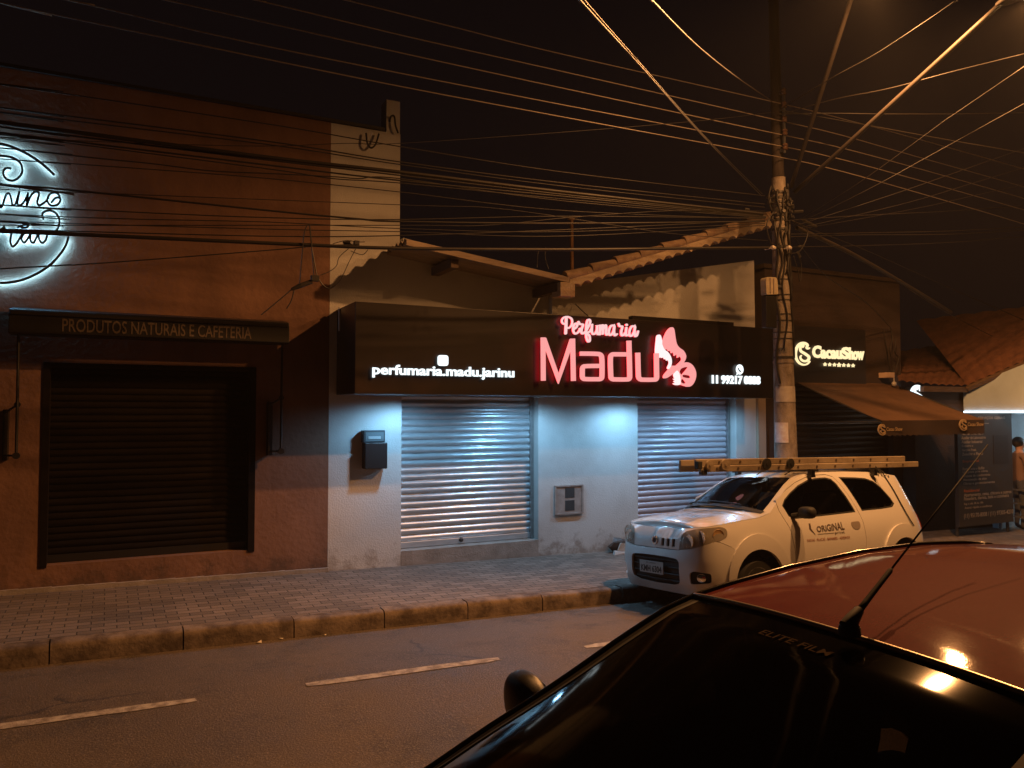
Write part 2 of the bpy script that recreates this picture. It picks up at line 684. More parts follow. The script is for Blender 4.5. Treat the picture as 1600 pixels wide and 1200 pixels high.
def surface_mat(name, kind):
    m, nt, b = nodes_of(name)
    tc = nt.nodes.new('ShaderNodeTexCoord')

    def noise(scale, detail=6, rough=0.6):
        n = nt.nodes.new('ShaderNodeTexNoise')
        n.inputs['Scale'].default_value = scale
        n.inputs['Detail'].default_value = detail
        n.inputs['Roughness'].default_value = rough
        nt.links.new(tc.outputs['Object'], n.inputs['Vector'])
        return n

    def rng(src, a, bb, c=0.0, d=1.0):
        r = nt.nodes.new('ShaderNodeMapRange')
        r.inputs[1].default_value, r.inputs[2].default_value = a, bb
        r.inputs[3].default_value, r.inputs[4].default_value = c, d
        nt.links.new(src, r.inputs[0])
        return r

    def mix(f, a, bb):
        x = nt.nodes.new('ShaderNodeMix')
        x.data_type = 'RGBA'
        for idx, q in ((6, a), (7, bb)):
            if isinstance(q, tuple):
                x.inputs[idx].default_value = (*q, 1)
            else:
                nt.links.new(q, x.inputs[idx])
        if isinstance(f, float):
            x.inputs[0].default_value = f
        else:
            nt.links.new(f, x.inputs[0])
        return x
    bp = nt.nodes.new('ShaderNodeBump')
    b.inputs['Roughness'].default_value = 0.85
    if kind == 'road':
        big = rng(noise(0.55, 4).outputs['Fac'], 0.38, 0.68)
        fine = noise(70, 3, 0.75)
        mid = rng(noise(1.7, 8, 0.72).outputs['Fac'], 0.50, 0.66)
        c1 = mix(big.outputs[0], (0.104, 0.077, 0.055), (0.063, 0.047, 0.035))
        c2 = mix(mid.outputs[0], c1.outputs[2], (0.043, 0.035, 0.029))
        sp = rng(fine.outputs['Fac'], 0.50, 0.72)
        c3 = mix(sp.outputs[0], c2.outputs[2], (0.20, 0.16, 0.125))
        # cracks
        vo = nt.nodes.new('ShaderNodeTexVoronoi')
        vo.feature = 'DISTANCE_TO_EDGE'
        vo.inputs['Scale'].default_value = 0.42
        wob = noise(1.5, 5)
        ad = nt.nodes.new('ShaderNodeMix')
        ad.data_type = 'VECTOR'
        ad.inputs[0].default_value = 0.35
        nt.links.new(tc.outputs['Object'], ad.inputs[4])
        nt.links.new(wob.outputs['Color'], ad.inputs[5])
        nt.links.new(ad.outputs[1], vo.inputs['Vector'])
        cr = rng(vo.outputs['Distance'], 0.0, 0.008, 1.0, 0.0)
        gate = rng(noise(0.8, 3).outputs['Fac'], 0.52, 0.56)
        mu = nt.nodes.new('ShaderNodeMath')
        mu.operation = 'MULTIPLY'
        nt.links.new(cr.outputs[0], mu.inputs[0])
        nt.links.new(gate.outputs[0], mu.inputs[1])
        c4 = mix(mu.outputs[0], c3.outputs[2], (0.03, 0.026, 0.024))
        nt.links.new(c4.outputs[2], b.inputs['Base Color'])
        nt.links.new(fine.outputs['Fac'], bp.inputs['Height'])
        bp.inputs['Strength'].default_value = 0.8
        bp.inputs['Distance'].default_value = 0.012
        rr = rng(big.outputs[0], 0, 1, 0.8, 0.6)
        nt.links.new(rr.outputs[0], b.inputs['Roughness'])
    elif kind == 'pavers':
        br = nt.nodes.new('ShaderNodeTexBrick')
        br.offset = 0.5
        br.inputs['Scale'].default_value = 1.0
        br.inputs['Brick Width'].default_value = 0.205
        br.inputs['Row Height'].default_value = 0.105
        br.inputs['Mortar Size'].default_value = 0.006
        br.inputs['Mortar Smooth'].default_value = 0.3
        br.inputs['Color1'].default_value = (0.215, 0.17, 0.135, 1)
        br.inputs['Color2'].default_value = (0.122, 0.095, 0.075, 1)
        br.inputs['Mortar'].default_value = (0.045, 0.038, 0.032, 1)
        wob = nt.nodes.new('ShaderNodeMix')
        wob.data_type = 'VECTOR'
        wob.inputs[0].default_value = 0.012
        nt.links.new(tc.outputs['Object'], wob.inputs[4])
        nt.links.new(noise(3.0, 3).outputs['Color'], wob.inputs[5])
        nt.links.new(wob.outputs[1], br.inputs['Vector'])
        st = rng(noise(1.1, 6).outputs['Fac'], 0.4, 0.72)
        c1 = mix(st.outputs[0], br.outputs['Color'], (0.085, 0.07, 0.06))
        c1.inputs[0].default_value = 0
        ml = nt.nodes.new('ShaderNodeMath')
        ml.operation = 'MULTIPLY'
        ml.inputs[1].default_value = 0.6
        nt.links.new(st.outputs[0], ml.inputs[0])
        nt.links.new(ml.outputs[0], c1.inputs[0])
        nt.links.new(c1.outputs[2], b.inputs['Base Color'])
        fn = noise(70, 4)
        h = nt.nodes.new('ShaderNodeMath')
        h.operation = 'MULTIPLY_ADD'
        nt.links.new(br.outputs['Fac'], h.inputs[0])
        h.inputs[1].default_value = -1.0
        sc = nt.nodes.new('ShaderNodeMath')
        sc.operation = 'MULTIPLY'
        sc.inputs[1].default_value = 0.35
        nt.links.new(fn.outputs['Fac'], sc.inputs[0])
        nt.links.new(sc.outputs[0], h.inputs[2])
        nt.links.new(h.outputs[0], bp.inputs['Height'])
        bp.inputs['Strength'].default_value = 0.8
        bp.inputs['Distance'].default_value = 0.012
    nt.links.new(bp.outputs[0], b.inputs['Normal'])
    return m


M['road'] = surface_mat('worn_asphalt', 'road')
M['pavers'] = surface_mat('concrete_block_pavers', 'pavers')
M['kerb'] = pbr('kerb_stone', (0.20, 0.155, 0.12), 0.9, col2=(0.08, 0.058, 0.044), scale=5, bump=0.3, bscale=30, contrast=(0.4, 0.62))
M['paint'] = pbr('worn_road_paint', (0.42, 0.38, 0.33), 0.75, col2=(0.19, 0.16, 0.13), scale=14, bump=0.3, bscale=80, contrast=(0.40, 0.62))
M['earth'] = pbr('dark_earth', (0.05, 0.045, 0.04), 0.95, col2=(0.08, 0.07, 0.06), scale=2)


def sheet(name, mat, x0, x1, y0, y1, zf, nx=20, ny=2):
    m = MB()
    m.grid(lambda u, v: (x0 + (x1 - x0) * u, y0 + (y1 - y0) * v, zf(x0 + (x1 - x0) * u, y0 + (y1 - y0) * v)), nx, ny)
    return struct(m.build(name, mat))


sheet('ground', M['earth'], -300, 300, -300, 300, lambda x, y: -0.05 + SL * x)
sheet('road', M['road'], -60, 80, 0.85, 7.55, lambda x, y: road_z(x) + camber(y), 40, 40)
sheet('pavement', M['pavers'], -40, 60, 7.70, 9.9, lambda x, y: walk_z(x, y))
sheet('near_pavement', M['pavers'], -40, 60, -6, 0.75, lambda x, y: walk_z(x, 7.55))


def kerb(yf, yb, edges, name):
    m = MB()
    rnd = random.Random(3)
    for a, b in zip(edges, edges[1:]):
        a2, b2 = a + 0.006, b - 0.006
        n = 14
        dz = rnd.uniform(-0.006, 0.006)
        dy = rnd.uniform(-0.012, 0.012)
        sgn = 1 if yb > yf else -1
        prof = [(0.0, -0.12), (0.0, 0.10), (0.006, 0.135), (0.022, 0.156), (0.045, 0.166), (abs(yb - yf), 0.168)]
        rows = []
        for i in range(n + 1):
            x = a2 + (b2 - a2) * i / n
            rows.append([(x, yf + sgn * (p + dy + rnd.uniform(-0.002, 0.002) * (1 if k < 5 else 0)), road_z(x) + q + dz + rnd.uniform(-0.002, 0.002)) for k, (p, q) in enumerate(prof)])
        vs = [q for r in rows for q in r]
        k = len(prof)
        fs = []
        for i in range(n):
            for j in range(k - 1):
                p = i * k + j
                fs.append((p, p + k, p + k + 1, p + 1) if sgn > 0 else (p, p + 1, p + k + 1, p + k))
        fs.append(tuple(range(k)))
        fs.append(tuple(n * k + j for j in range(k - 1, -1, -1)))
        m.add(vs, fs)
    return struct(m.build(name, M['kerb'], smooth=True, angle=50))


ke = [-9.5, -8.2, -6.9, -5.6, -4.3, -3.0, -1.72, -0.40, 0.62, 1.58, 2.46, 3.36, 4.25, 5.3, 6.4, 7.4, 8.5, 9.6, 10.7, 11.8, 12.9, 14.2, 15.5, 17, 19, 21, 24, 28]
kerb(7.55, 7.72, ke, 'kerb')
kerb(0.85, 0.72, [x * 1.1 for x in range(-8, 20)], 'near_kerb')

dm = MB()
for x0, x1 in ((-5.2, -3.1), (-1.7, 0.57), (1.31, 2.87), (3.70, 5.3), (6.2, 7.8), (8.7, 10.3), (11.2, 12.8)):
    n = 12
    rnd = random.Random(int(x0 * 10))
    vs = []
    for i in range(n + 1):
        x = x0 + (x1 - x0) * i / n
        e = 0.02 if i in (0, n) else 0
        ya = 5.79 + rnd.uniform(-.004, .004) + e
        vs.append((x, ya, road_z(x) + camber(ya) + 0.005))
        ya = 5.89 + rnd.uniform(-.004, .004) - e
        xa = x + rnd.uniform(-.01, .01)
        vs.append((xa, ya, road_z(xa) + camber(ya) + 0.005))
    dm.add(vs, [(2 * i, 2 * i + 2, 2 * i + 3, 2 * i + 1) for i in range(n)])
struct(dm.build('lane_marking', M['paint']))

# ------------------------------------------------------------------ brown building with the health food shop
YW = 9.65
M['brown_wall'] = pbr('brown_textured_wall', (0.222, 0.116, 0.074), 0.85, col2=(0.135, 0.069, 0.045), scale=1.6, detail=12, bump=0.35, bscale=18, contrast=(0.34, 0.68), stretch=(1, 1, 0.45))
splash_dirt(M['brown_wall'], 0.2, 0.9, (0.075, 0.045, 0.032))
bb = empty('brown_building', (-2, YW, 0.25), 'tall brown textured building with a wide black roller shutter beside the perfume shop', 'building')
XB = 2.412
DX0, DX1, DZ0, DZ1 = -0.588, 1.536, 0.55, 2.662
w = MB()
T = 0.25
for (a, b_, c, d) in ((-9.5, DX0, -0.3, 5.77), (DX1, XB, -0.3, 5.77), (DX0, DX1, DZ1, 5.77), (DX0, DX1, -0.3, DZ0)):
    w.box(a, b_, YW, YW + T, c, d)
w.box(-9.5, XB, 17, 17.2, -0.3, 5.77)
w.box(-9.7, -9.5, YW, 17.2, -0.3, 5.77)
wall = w.build('wall', M['brown_wall'])
r = MB()
r.box(-9.5, XB - 0.01, YW + T, 17, 5.4, 5.5)
roof = r.build('roof', M['concrete'])
r = MB()
r.box(-9.56, 3.10, YW - 0.03, YW + 0.28, 5.773, 5.81)
cop = r.build('coping', M['dark_steel'])
r = MB()
n = 90
for i in range(40):
    x0 = -9.5 + i * 0.3
    r.box(x0, min(x0 + 0.3, XB), YW - 0.045, YW - 0.002, -0.2, walk_z(x0, YW) + 0.045)
pl = r.build('plinth', M['step'])


def shutter_mesh(x0, x1, z0, z1, y, pitch, depth, groove=0.16, seed=1, nx=10):
    m = MB()
    rnd = random.Random(seed)
    prof = []
    z = z0 + 0.085
    while z < z1:
        for k in range(6):
            t = k / 5
            prof.append((y - depth * math.sin(PI * t) ** 0.8, z + pitch * (1 - groove) * t))
        prof.append((y + 0.006, z + pitch * (1 - groove * 0.75)))
        prof.append((y + 0.006, z + pitch * (1 - groove * 0.2)))
        z += pitch
    rows = []
    wob = [[rnd.uniform(-0.0028, 0.0028) for _ in range(len(prof))] for _ in range(nx + 1)]
    for i in range(nx + 1):
        x = x0 + (x1 - x0) * i / nx
        rows.append([(x, py + wob[i][j], pz) for j, (py, pz) in enumerate(prof)])
    k = len(prof)
    vs = [q for rr in rows for q in rr]
    m.add(vs, [(i * k + j, (i + 1) * k + j, (i + 1) * k + j + 1, i * k + j + 1) for i in range(nx) for j in range(k - 1)])
    return m


sm = shutter_mesh(DX0 + 0.02, DX1 - 0.02, DZ0, DZ1 + 0.1, YW + 0.16, 0.075, 0.012, 0.2, 5)
rs = sm.build('roller_shutter', M['black_shutter'], smooth=True, angle=40)
br = MB()
br.box(DX0 + 0.02, DX1 - 0.02, YW + 0.135, YW + 0.175, DZ0 + 0.004, DZ0 + 0.085)
br.build('bottom_bar', M['black_paint'], rs)
gd = MB()
gd.box(DX0 - 0.03, DX0 + 0.035, YW - 0.012, YW + 0.15, DZ0 - 0.02, DZ1 + 0.03)
gd.box(DX1 - 0.06, DX1 + 0.012, YW - 0.012, YW + 0.15, DZ0 - 0.02, DZ1 + 0.03)
gd.box(DX0 + 0.037, DX1 - 0.062, YW - 0.010, YW + 0.15, DZ1 - 0.02, DZ1 + 0.028)
fr = gd.build('door_frame', M['black_shutter'])
under(bb, wall, roof, cop, pl, rs, fr)

# retracted awning over that shutter
aw = empty('awning', (0.4, 9.5, 2.9), 'closed black awning box with raised lettering above the brown building shutter', 'awning')
a0, a1 = P(14, 484, 9.32), P(452, 503, 9.32)
b0 = P(14, 545, 9.32)
ax0, ax1 = a0.x, a1.x
zt, zb = (a0.z + a1.z) / 2, P(97, 518, 9.30).z - 0.035
m = MB()
m.prism([(0, 0), (0, 0), (0, 0)], 0, 0) if False else None
prof = [(9.60, zt - 0.04), (9.60, zt + 0.05), (9.40, zt + 0.015), (9.32, zt), (9.30, zt - 0.05), (9.30, zb + 0.012), (9.33, zb), (9.60, zb)]
vs = [(ax0, y, z) for y, z in prof] + [(ax1, y, z) for y, z in prof]
k = len(prof)
m.add(vs, [tuple(range(k)), tuple(range(2 * k - 1, k - 1, -1))] + [(i, i + k, (i + 1) % k + k, (i + 1) % k) for i in range(k)])
cas = m.build('cassette', M['black_paint'], bevel=0.006)
m = MB()
m.box(ax0 + 0.02, ax1 - 0.02, 9.285, 9.297, zt - 0.052, zt - 0.022)
rail = m.build('front_rail', pbr('dark_rail', (0.05, 0.045, 0.04), 0.35, metal=0.6))
m = MB()
l0, l1, lt = P(97, 518, 9.30), P(393, 520.5, 9.30), P(97, 497.5, 9.30)
put_text(m, 'PRODUTOS NATURAIS E CAFETERIA', box_frame(l0, (l1.x, l0.y, l0.z), (l0.x, l0.y, lt.z), (0, -1, 0)), 0.003, bold=0.012)
let = m.build('lettering', pbr('bronze_letters', (0.10, 0.072, 0.052), 0.7, metal=0.0))
arms = []
for px_, top, bot in ((441, 520, 705), (29, 535, 712)):
    m = MB()
    q0 = P(px_, top, 9.42)
    q1 = P(px_, bot, 9.42)
    m.tube([(q0.x, 9.40, zb + 0.01), (q0.x, 9.42, q0.z - 0.2), (q0.x, 9.43, q1.z)], 0.014, 8)
    m.lathe([(0.0, -0.02), (0.035, -0.02), (0.035, 0.02), (0.0, 0.02)], (q0.x, 9.43, q1.z), (0, 1, 0), 12)
    zz = (q0.z * 0.45 + q1.z * 0.55)
    m.lathe([(0.0, -0.018), (0.03, -0.018), (0.03, 0.018), (0.0, 0.018)], (q0.x, 9.44, zz), (0, 1, 0), 12)
    arm = m.build('arm', M['black_paint'])
    m = MB()
    m.box(q0.x - 0.13, q0.x - 0.085, 9.50, 9.648, q1.z - 0.05, zz - 0.05)
    m.tube([(q0.x - 0.105, 9.5, zz - 0.08), (q0.x, 9.44, zz)], 0.012, 6)
    m.tube([(q0.x - 0.105, 9.5, q1.z), (q0.x, 9.43, q1.z)], 0.012, 6)
    br_ = m.build('bracket', M['black_paint'], arm)
    arms.append(arm)
under(aw, cas, rail, let, *arms)

# halo-lit round sign
hs = empty('round_sign', (-1.05, YW, 4.2), 'round halo-lit script sign glowing cool white on the brown wall', 'sign')
YS = YW - 0.040
M['halo'] = glow('halo_led', (0.22, 0.64, 1.0), 85)


def zp(x, y):
    return x * 0.2333, 200 + y * 0.2333


def hframe(dy):
    def f(u, v, n):
        p = P(u, v, YS)
        return Vector((p.x, YS + dy - n, p.z))
    return f


c0 = P(-2, 337, YW)
RX = (P(108, 360, YW).x - c0.x)
halo_parts = []


def halo_stroke(mb, mg, pts, w, ctrl='c'):
    sm_ = catmull([(*p, 0) for p in pts], 6)
    pp = [(q.x, q.y) for q in sm_]
    mb.strip(pp, w, 0.022, hframe(0.0))
    mg.strip(pp, w * 0.6, 0.006, hframe(0.012))


zs = lambda L: [zp(*q) for q in L]
ring_b, ring_g = MB(), MB()
arcs = []
halo_stroke(ring_b, ring_g, zs([(-330, 170), (-180, 118), (-60, 104), (0, 108), (90, 132), (190, 180), (280, 240), (360, 312)]), 3.8)
ringo = ring_b.build('ring_arc', M['black_paint'], smooth=True, angle=40)
ring_g.build('backlight', M['halo'], ringo)
arcs.append(ringo)
ring_b, ring_g = MB(), MB()
halo_stroke(ring_b, ring_g, zs([(458, 735), (440, 790), (400, 850), (340, 915), (260, 970), (160, 1015), (60, 1036), (0, 1038), (-100, 1030), (-220, 990)]), 3.8)
ringo = ring_b.build('ring_arc', M['black_paint'], smooth=True, angle=40)
ring_g.build('backlight', M['halo'], ringo)
tb, tg = MB(), MB()
for st in (
    [(70, 272), (40, 272), (22, 300), (40, 340), (85, 355), (130, 330), (150, 290), (135, 235), (80, 200), (0, 188), (-80, 200)],
    [(-150, 420), (-150, 520), (-190, 525), (-205, 480), (-170, 450), (-130, 470), (-110, 515), (-85, 440), (-85, 510), (-60, 515), (-30, 470)],
    [(-30, 470), (-10, 440), (0, 520), (15, 525), (40, 455), (60, 440), (75, 470), (85, 515), (105, 510), (130, 430)],
    [(130, 430), (118, 500), (130, 520), (160, 500), (190, 440)],
    [(132, 405), (136, 400)],
    [(190, 440), (180, 520), (205, 460), (235, 430), (262, 440), (250, 500), (265, 520), (300, 500), (325, 470)],
    [(400, 460), (375, 435), (335, 445), (318, 490), (345, 522), (390, 512), (405, 475), (375, 470), (345, 500)],
    [(290, 610), (285, 575), (320, 555), (365, 565), (395, 605), (395, 650), (375, 690), (330, 698)],
    [(-160, 690), (-190, 700), (-190, 750), (-150, 760), (-130, 700), (-130, 800), (-165, 830), (-190, 810), (-100, 730), (-40, 695)],
    [(-40, 695), (0, 690), (30, 665), (35, 695), (75, 700), (70, 760), (85, 795), (115, 770), (150, 710)],
    [(200, 700), (165, 705), (145, 745), (165, 768), (195, 730), (205, 705), (205, 755), (230, 765), (262, 690)],
    [(262, 690), (262, 745), (285, 770), (310, 745), (315, 700), (290, 690)],
    [(120, 668), (150, 655), (190, 650), (180, 668), (145, 670)],
):
    halo_stroke(tb, tg, zs(st), 3.3)
scr = tb.build('lettering', M['black_paint'], smooth=True, angle=40)
tg.build('backlight', M['halo'], scr)
lf, lg = MB(), MB()
for st in ([(190, 300), (260, 330), (300, 318)],):
    pass
under(hs, *arcs, ringo, scr)

# ------------------------------------------------------------------ white perfume shop
ws = empty('perfume_shop', (6, YW, 0.2), 'low white shop with two silver roller shutters under tiled gable roofs', 'building')
X31 = 3.316
S1 = (3.352, 5.36)
S2 = (7.06, 9.0)
XR = 9.43
SZ = 0.385
w = MB()
TZ = 2.75
w.box(XB + 0.002, X31, YW, YW + 0.25, -0.3, 5.765)
w.box(X31, S1[0], YW, YW + 0.25, -0.3, 4.30)
w.box(S1[1], S2[0], YW, YW + 0.25, -0.3, 3.95)
w.box(S2[1], XR, YW, YW + 0.25, -0.3, 3.95)
w.box(S1[0], S1[1], YW, YW + 0.25, TZ, 4.0)
w.box(S2[0], S2[1], YW, YW + 0.25, TZ, 3.95)
# gable tops following the two roof slopes
gl = P(890, 452, YW)
w.prism([(X31, 3.9), (5.75, 3.9), (5.75, 4.02), (X31 + .05, 4.42)], YW + 0.002, YW + 0.248)
w.prism([(5.75, 3.9), (XR, 3.9), (XR, 4.66), (5.75, 3.98)], YW + 0.004, YW + 0.246)
w.box(XR - 0.2, XR, YW + 0.25, 16, -0.3, 3.9)
shopwall = w.build('wall', M['white_wall'])
w = MB()
pa, pb_ = P(604, 205, YW), P(622, 156, YW)
w.box(pa.x, X31 - 0.004, YW + 0.006, YW + 0.22, 5.767, P(615, 157, YW).z)
stub = w.build('pier', M['white_wall'])
sills = []
for s in (S1, S2):
    w = MB()
    w.box(s[0] + 0.002, s[1] - 0.002, YW - 0.004, YW + 0.24, -0.25, SZ - (0.0 if s is S1 else 0.12))
    sills.append(w.build('threshold', M['step']))


def shutter_steel(name, tint):
    return pbr(name, tint, 0.36, metal=0.6, col2=tuple(c * 0.78 for c in tint), scale=5, stretch=(1, 1, 4), rvar=0.10, bump=0.06, bscale=9)


M['shutter_silver'] = shutter_steel('galvanised_shutter', (0.60, 0.62, 0.63))
M['shutter_pale'] = pbr('pale_painted_shutter', (0.52, 0.45, 0.48), 0.38, metal=0.2, col2=(0.46, 0.40, 0.43), scale=4, stretch=(1, 1, 5), rvar=0.08)
shs = []
for s, z0, mt, sd in ((S1, SZ, 'shutter_silver', 2), (S2, SZ - 0.12, 'shutter_pale', 3)):
    m = shutter_mesh(s[0] + 0.01, s[1] - 0.012, z0, TZ, YW + 0.20, 0.0885, 0.02, 0.14, sd, 14)
    sh = m.build('roller_shutter', M[mt], smooth=True, angle=38)
    m = MB()
    m.box(s[0] + 0.012, s[1] - 0.014, YW + 0.165, YW + 0.215, z0 + 0.004, z0 + 0.086)
    m.build('bottom_bar', M[mt], sh, bevel=0.008)
    m = MB()
    m.lathe([(0.0, 0), (0.03, 0), (0.03, 0.02), (0.012, 0.03), (0.0, 0.03)], ((s[0] + s[1]) / 2 - 0.1, YW + 0.165, z0 + 0.06), (0, -1, 0), 12)
    m.build('lock', M['dark_steel'], sh)
    m = MB()
    m.box(s[1] - 0.045, s[1] - 0.001, YW + 0.135, YW + 0.225, z0, TZ)
    m.build('guide_rail', M['steel'], sh)
    shs.append(sh)

# roofs
M['fibre'] = pbr('fibre_cement_sheet', (0.27, 0.22, 0.18), 0.85, col2=(0.18, 0.14, 0.11), scale=3, stretch=(0.6, 6, 1), bump=0.3, bscale=30)
M['tile'] = pbr('old_clay_tile', (0.33, 0.24, 0.16), 0.85, col2=(0.20, 0.12, 0.08), scale=8, bump=0.4, bscale=40)
YE = 8.93
e0, e1 = P(634, 379, YE), P(888, 438, YE)
m = MB()
dzx = (e1.z - e0.z) / (e1.x - e0.x)


def roof1(u, v):
    x = e0.x + (e1.x - e0.x) * u
    y = YE + (16 - YE) * v
    return (x, y, e0.z + dzx * (x - e0.x) + 0.022 * math.sin(2 * PI * (y - YE) / 0.155))


m.grid(roof1, 8, 480)
m.grid(lambda u, v: (lambda q: (q[0], q[1], q[2] + 0.035))(roof1(1 - u, v)), 8, 480)
r1 = m.build('left_roof', M['fibre'], smooth=True)
m = MB()
m.hexa([(e0.x, YE - 0.03, e0.z - 0.035), (e1.x, YE - 0.03, e1.z - 0.035), (e1.x, YE - 0.005, e1.z - 0.035), (e0.x, YE - 0.005, e0.z - 0.035),
        (e0.x, YE - 0.03, e0.z + 0.035), (e1.x, YE - 0.03, e1.z + 0.035), (e1.x, YE - 0.005, e1.z + 0.035), (e0.x, YE - 0.005, e0.z + 0.035)])
vb = m.build('verge_board', pbr('weathered_board', (0.33, 0.25, 0.18), 0.8, col2=(0.22, 0.16, 0.11), scale=5, stretch=(1, 8, 8)))
purl = []
for px_, py_ in ((700, 410), (862, 452)):
    q = P(px_, py_, 9.2)
    zz = e0.z + dzx * (q.x - e0.x) - 0.05
    m = MB()
    m.box(q.x - 0.05, q.x + 0.05, 8.98, YW + 0.02, zz - 0.11, zz)
    purl.append(m.build('purlin', M['timber']))
# second roof, rising to the right, clay tiles with a scalloped verge
f0, f1 = P(890, 449, YE), P(1207, 352, YE)
dz2 = (f1.z - f0.z) / (f1.x - f0.x)
wl = 0.172
m = MB()
nu = 300


def r2z(x):
    return f0.z + dz2 * (x - f0.x)


def scal(x):
    return abs(math.sin(PI * (x - f0.x) / wl)) ** 0.75


m.grid(lambda u, v: (f0.x + (f1.x - f0.x) * u, YE + 0.05 + (16 - YE) * v, r2z(f0.x + (f1.x - f0.x) * u) - 0.03 + 0.055 * scal(f0.x + (f1.x - f0.x) * u)), nu, 6)
m.grid(lambda u, v: (f0.x + (f1.x - f0.x) * (1 - u), YE + 0.05 + (16 - YE) * v, r2z(f0.x + (f1.x - f0.x) * (1 - u)) + 0.02 + 0.055 * scal(f0.x + (f1.x - f0.x) * (1 - u))), nu, 6)
r2 = m.build('tiled_roof', M['tile'], smooth=True, angle=60)
m = MB()
low, top = [], []
for i in range(nu + 1):
    x = f0.x + (f1.x - f0.x) * i / nu
    low.append((x, r2z(x) - 0.035 + 0.06 * scal(x)))
    top.append((x, r2z(x) + 0.125))
vs = [(x, YE - 0.01, z) for x, z in low] + [(x, YE - 0.01, z) for x, z in top] + [(x, YE + 0.06, z) for x, z in low] + [(x, YE + 0.06, z) for x, z in top]
k = nu + 1
fs = []
for i in range(nu):
    fs += [(i, i + 1, k + i + 1, k + i), (2 * k + i + 1, 2 * k + i, 3 * k + i, 3 * k + i + 1), (k + i, k + i + 1, 3 * k + i + 1, 3 * k + i), (i + 1, i, 2 * k + i, 2 * k + i + 1)]
fs += [(0, k, 3 * k, 2 * k), (k - 1, 3 * k - 1, 4 * k - 1, 2 * k - 1)]
m.add(vs, fs)
M['mortar'] = pbr('lime_mortar_verge', (0.50, 0.40, 0.28), 0.9, col2=(0.28, 0.20, 0.13), scale=3.5, stretch=(1, 1, 3), bump=0.4, bscale=30)
vg = m.build('verge', M['mortar'])
m = MB()
x = f0.x - 0.05
i = 0
while x < f1.x:
    l = 0.40
    z0, z1 = r2z(x) + 0.15, r2z(x + l) + 0.15
    m.tube([(x, YE + 0.04, z0 + 0.012), (x + l + 0.03, YE + 0.04, z1 - 0.004)], [0.075, 0.062], 12)
    x += l
cap = m.build('ridge_tiles', M['tile'], smooth=True, angle=50)
q = P(896, 455, YE)
m = MB()
m.box(f0.x - 0.16, f0.x + 0.07, YE - 0.03, YE + 0.20, f0.z - 0.13, f0.z + 0.06)
gut = m.build('valley_gutter', M['mortar'], bevel=0.01)
q = P(868, 470, 9.55)
m = MB()
m.box(q.x - 0.05, q.x + 0.05, YW - 0.08, YW - 0.001, 3.3, 3.98)
dp = m.build('downpipe', M['white_wall'], bevel=0.01)
m = MB()
m.box(XR + 0.004, XR + 0.17, YW - 0.05, YW + 0.2, -0.3, 2.9)
post = m.build('gate_post', pbr('beige_post', (0.36, 0.28, 0.20), 0.8, bump=0.2))
under(ws, shopwall, stub, *sills, r1, vb, r2, vg, cap, gut, dp, post, *shs, *purl)

# antenna mast on the roofs
m = MB()
q0, q1 = P(894, 445, 9.9), P(893, 342, 9.9)
m.tube([q0 - Vector((0, 0, 0.3)), q1], 0.028, 8)
m.tube([q1 + Vector((-0.06, 0, 0)), q1 + Vector((0.05, 0, 0))], 0.02, 6)
mast = tag(m.build('antenna_mast', pbr('rusty_pipe', (0.24, 0.13, 0.07), 0.7, metal=0.3, col2=(0.14, 0.07, 0.04), scale=8)), 'rusty pipe mast standing in the valley between the two roofs', 'mast')

# ------------------------------------------------------------------ sign box over the perfume shop
YF = 8.83
sg = empty('shop_sign', (5.7, YF, 2.37), 'long black fascia sign with lit Perfumaria Madu lettering', 'sign')
SX0, SX1 = 2.504, 9.02
SB, ST = 2.372, 3.435
M['panel'] = pbr('dark_printed_panel', (0.014, 0.010, 0.010), 0.36, col2=(0.034, 0.020, 0.016), scale=0.9, detail=3, contrast=(0.5, 0.72))
m = MB()
m.box(SX0, SX1, YF, YW - 0.004, SB, ST)
panel = m.build('fascia_box', M['panel'], bevel=0.006)
m = MB()
xa, xb = P(990, 500, YF).x, P(1148, 510, YF).x
m.box(xa, xb, YF + 0.02, YF + 0.12, ST + 0.002, ST + 0.055)
lip = m.build('top_panel', M['panel'])
m = MB()
m.box(SX0 + 0.03, SX1 - 0.03, YF + 0.125, YW - 0.01, ST + 0.003, ST + 0.012)
bounce_top = m.build('bounce_sheet', pbr('pale_bounce_sheet', (0.55, 0.52, 0.49), 0.8, col2=(0.44, 0.41, 0.38), scale=4))  # pale sheet added to bounce lamp light onto the gable and eaves
m = MB()
m.box(SX0 - 0.012, SX0 + 0.012, YW - 0.16, YW - 0.12, ST - 0.28, ST + 0.012)
strip_ = m.build('edge_strip', M['white_wall'])


def sframe(dy=0.0):
    def f(u, v, n):
        p = P(u, v, YF)
        return Vector((p.x, YF - 0.012 - dy - n, p.z))
    return f


M['pink_face'] = glow('lit_pink_acrylic', (1.0, 0.37, 0.36), 1.0)
M['pink_pale'] = glow('lit_pale_pink_acrylic', (1.0, 0.60, 0.60), 1.05)
M['red_back'] = glow('red_backlight', (1.0, 0.012, 0.03), 4.0)
z4 = lambda x, y: (820 + x * 0.175, 480 + y * 0.175)
LET = MB()
BACK = MB()
k = 0


def mstroke(pts, w, ch=2, rc=False):
    global k
    pp = chaikin([(*z4(*q), 0) for q in pts], ch) if ch else [(*z4(*q), 0) for q in pts]
    pp = [(q[0], q[1]) for q in pp]
    LET.strip(pp, w, 0.022, sframe(0.058 + 0.0012 * k), roundcap=rc)
    BACK.strip(pp, w * 0.8, 0.006, sframe(0.046 + 0.0006 * k), roundcap=rc)
    k += 1


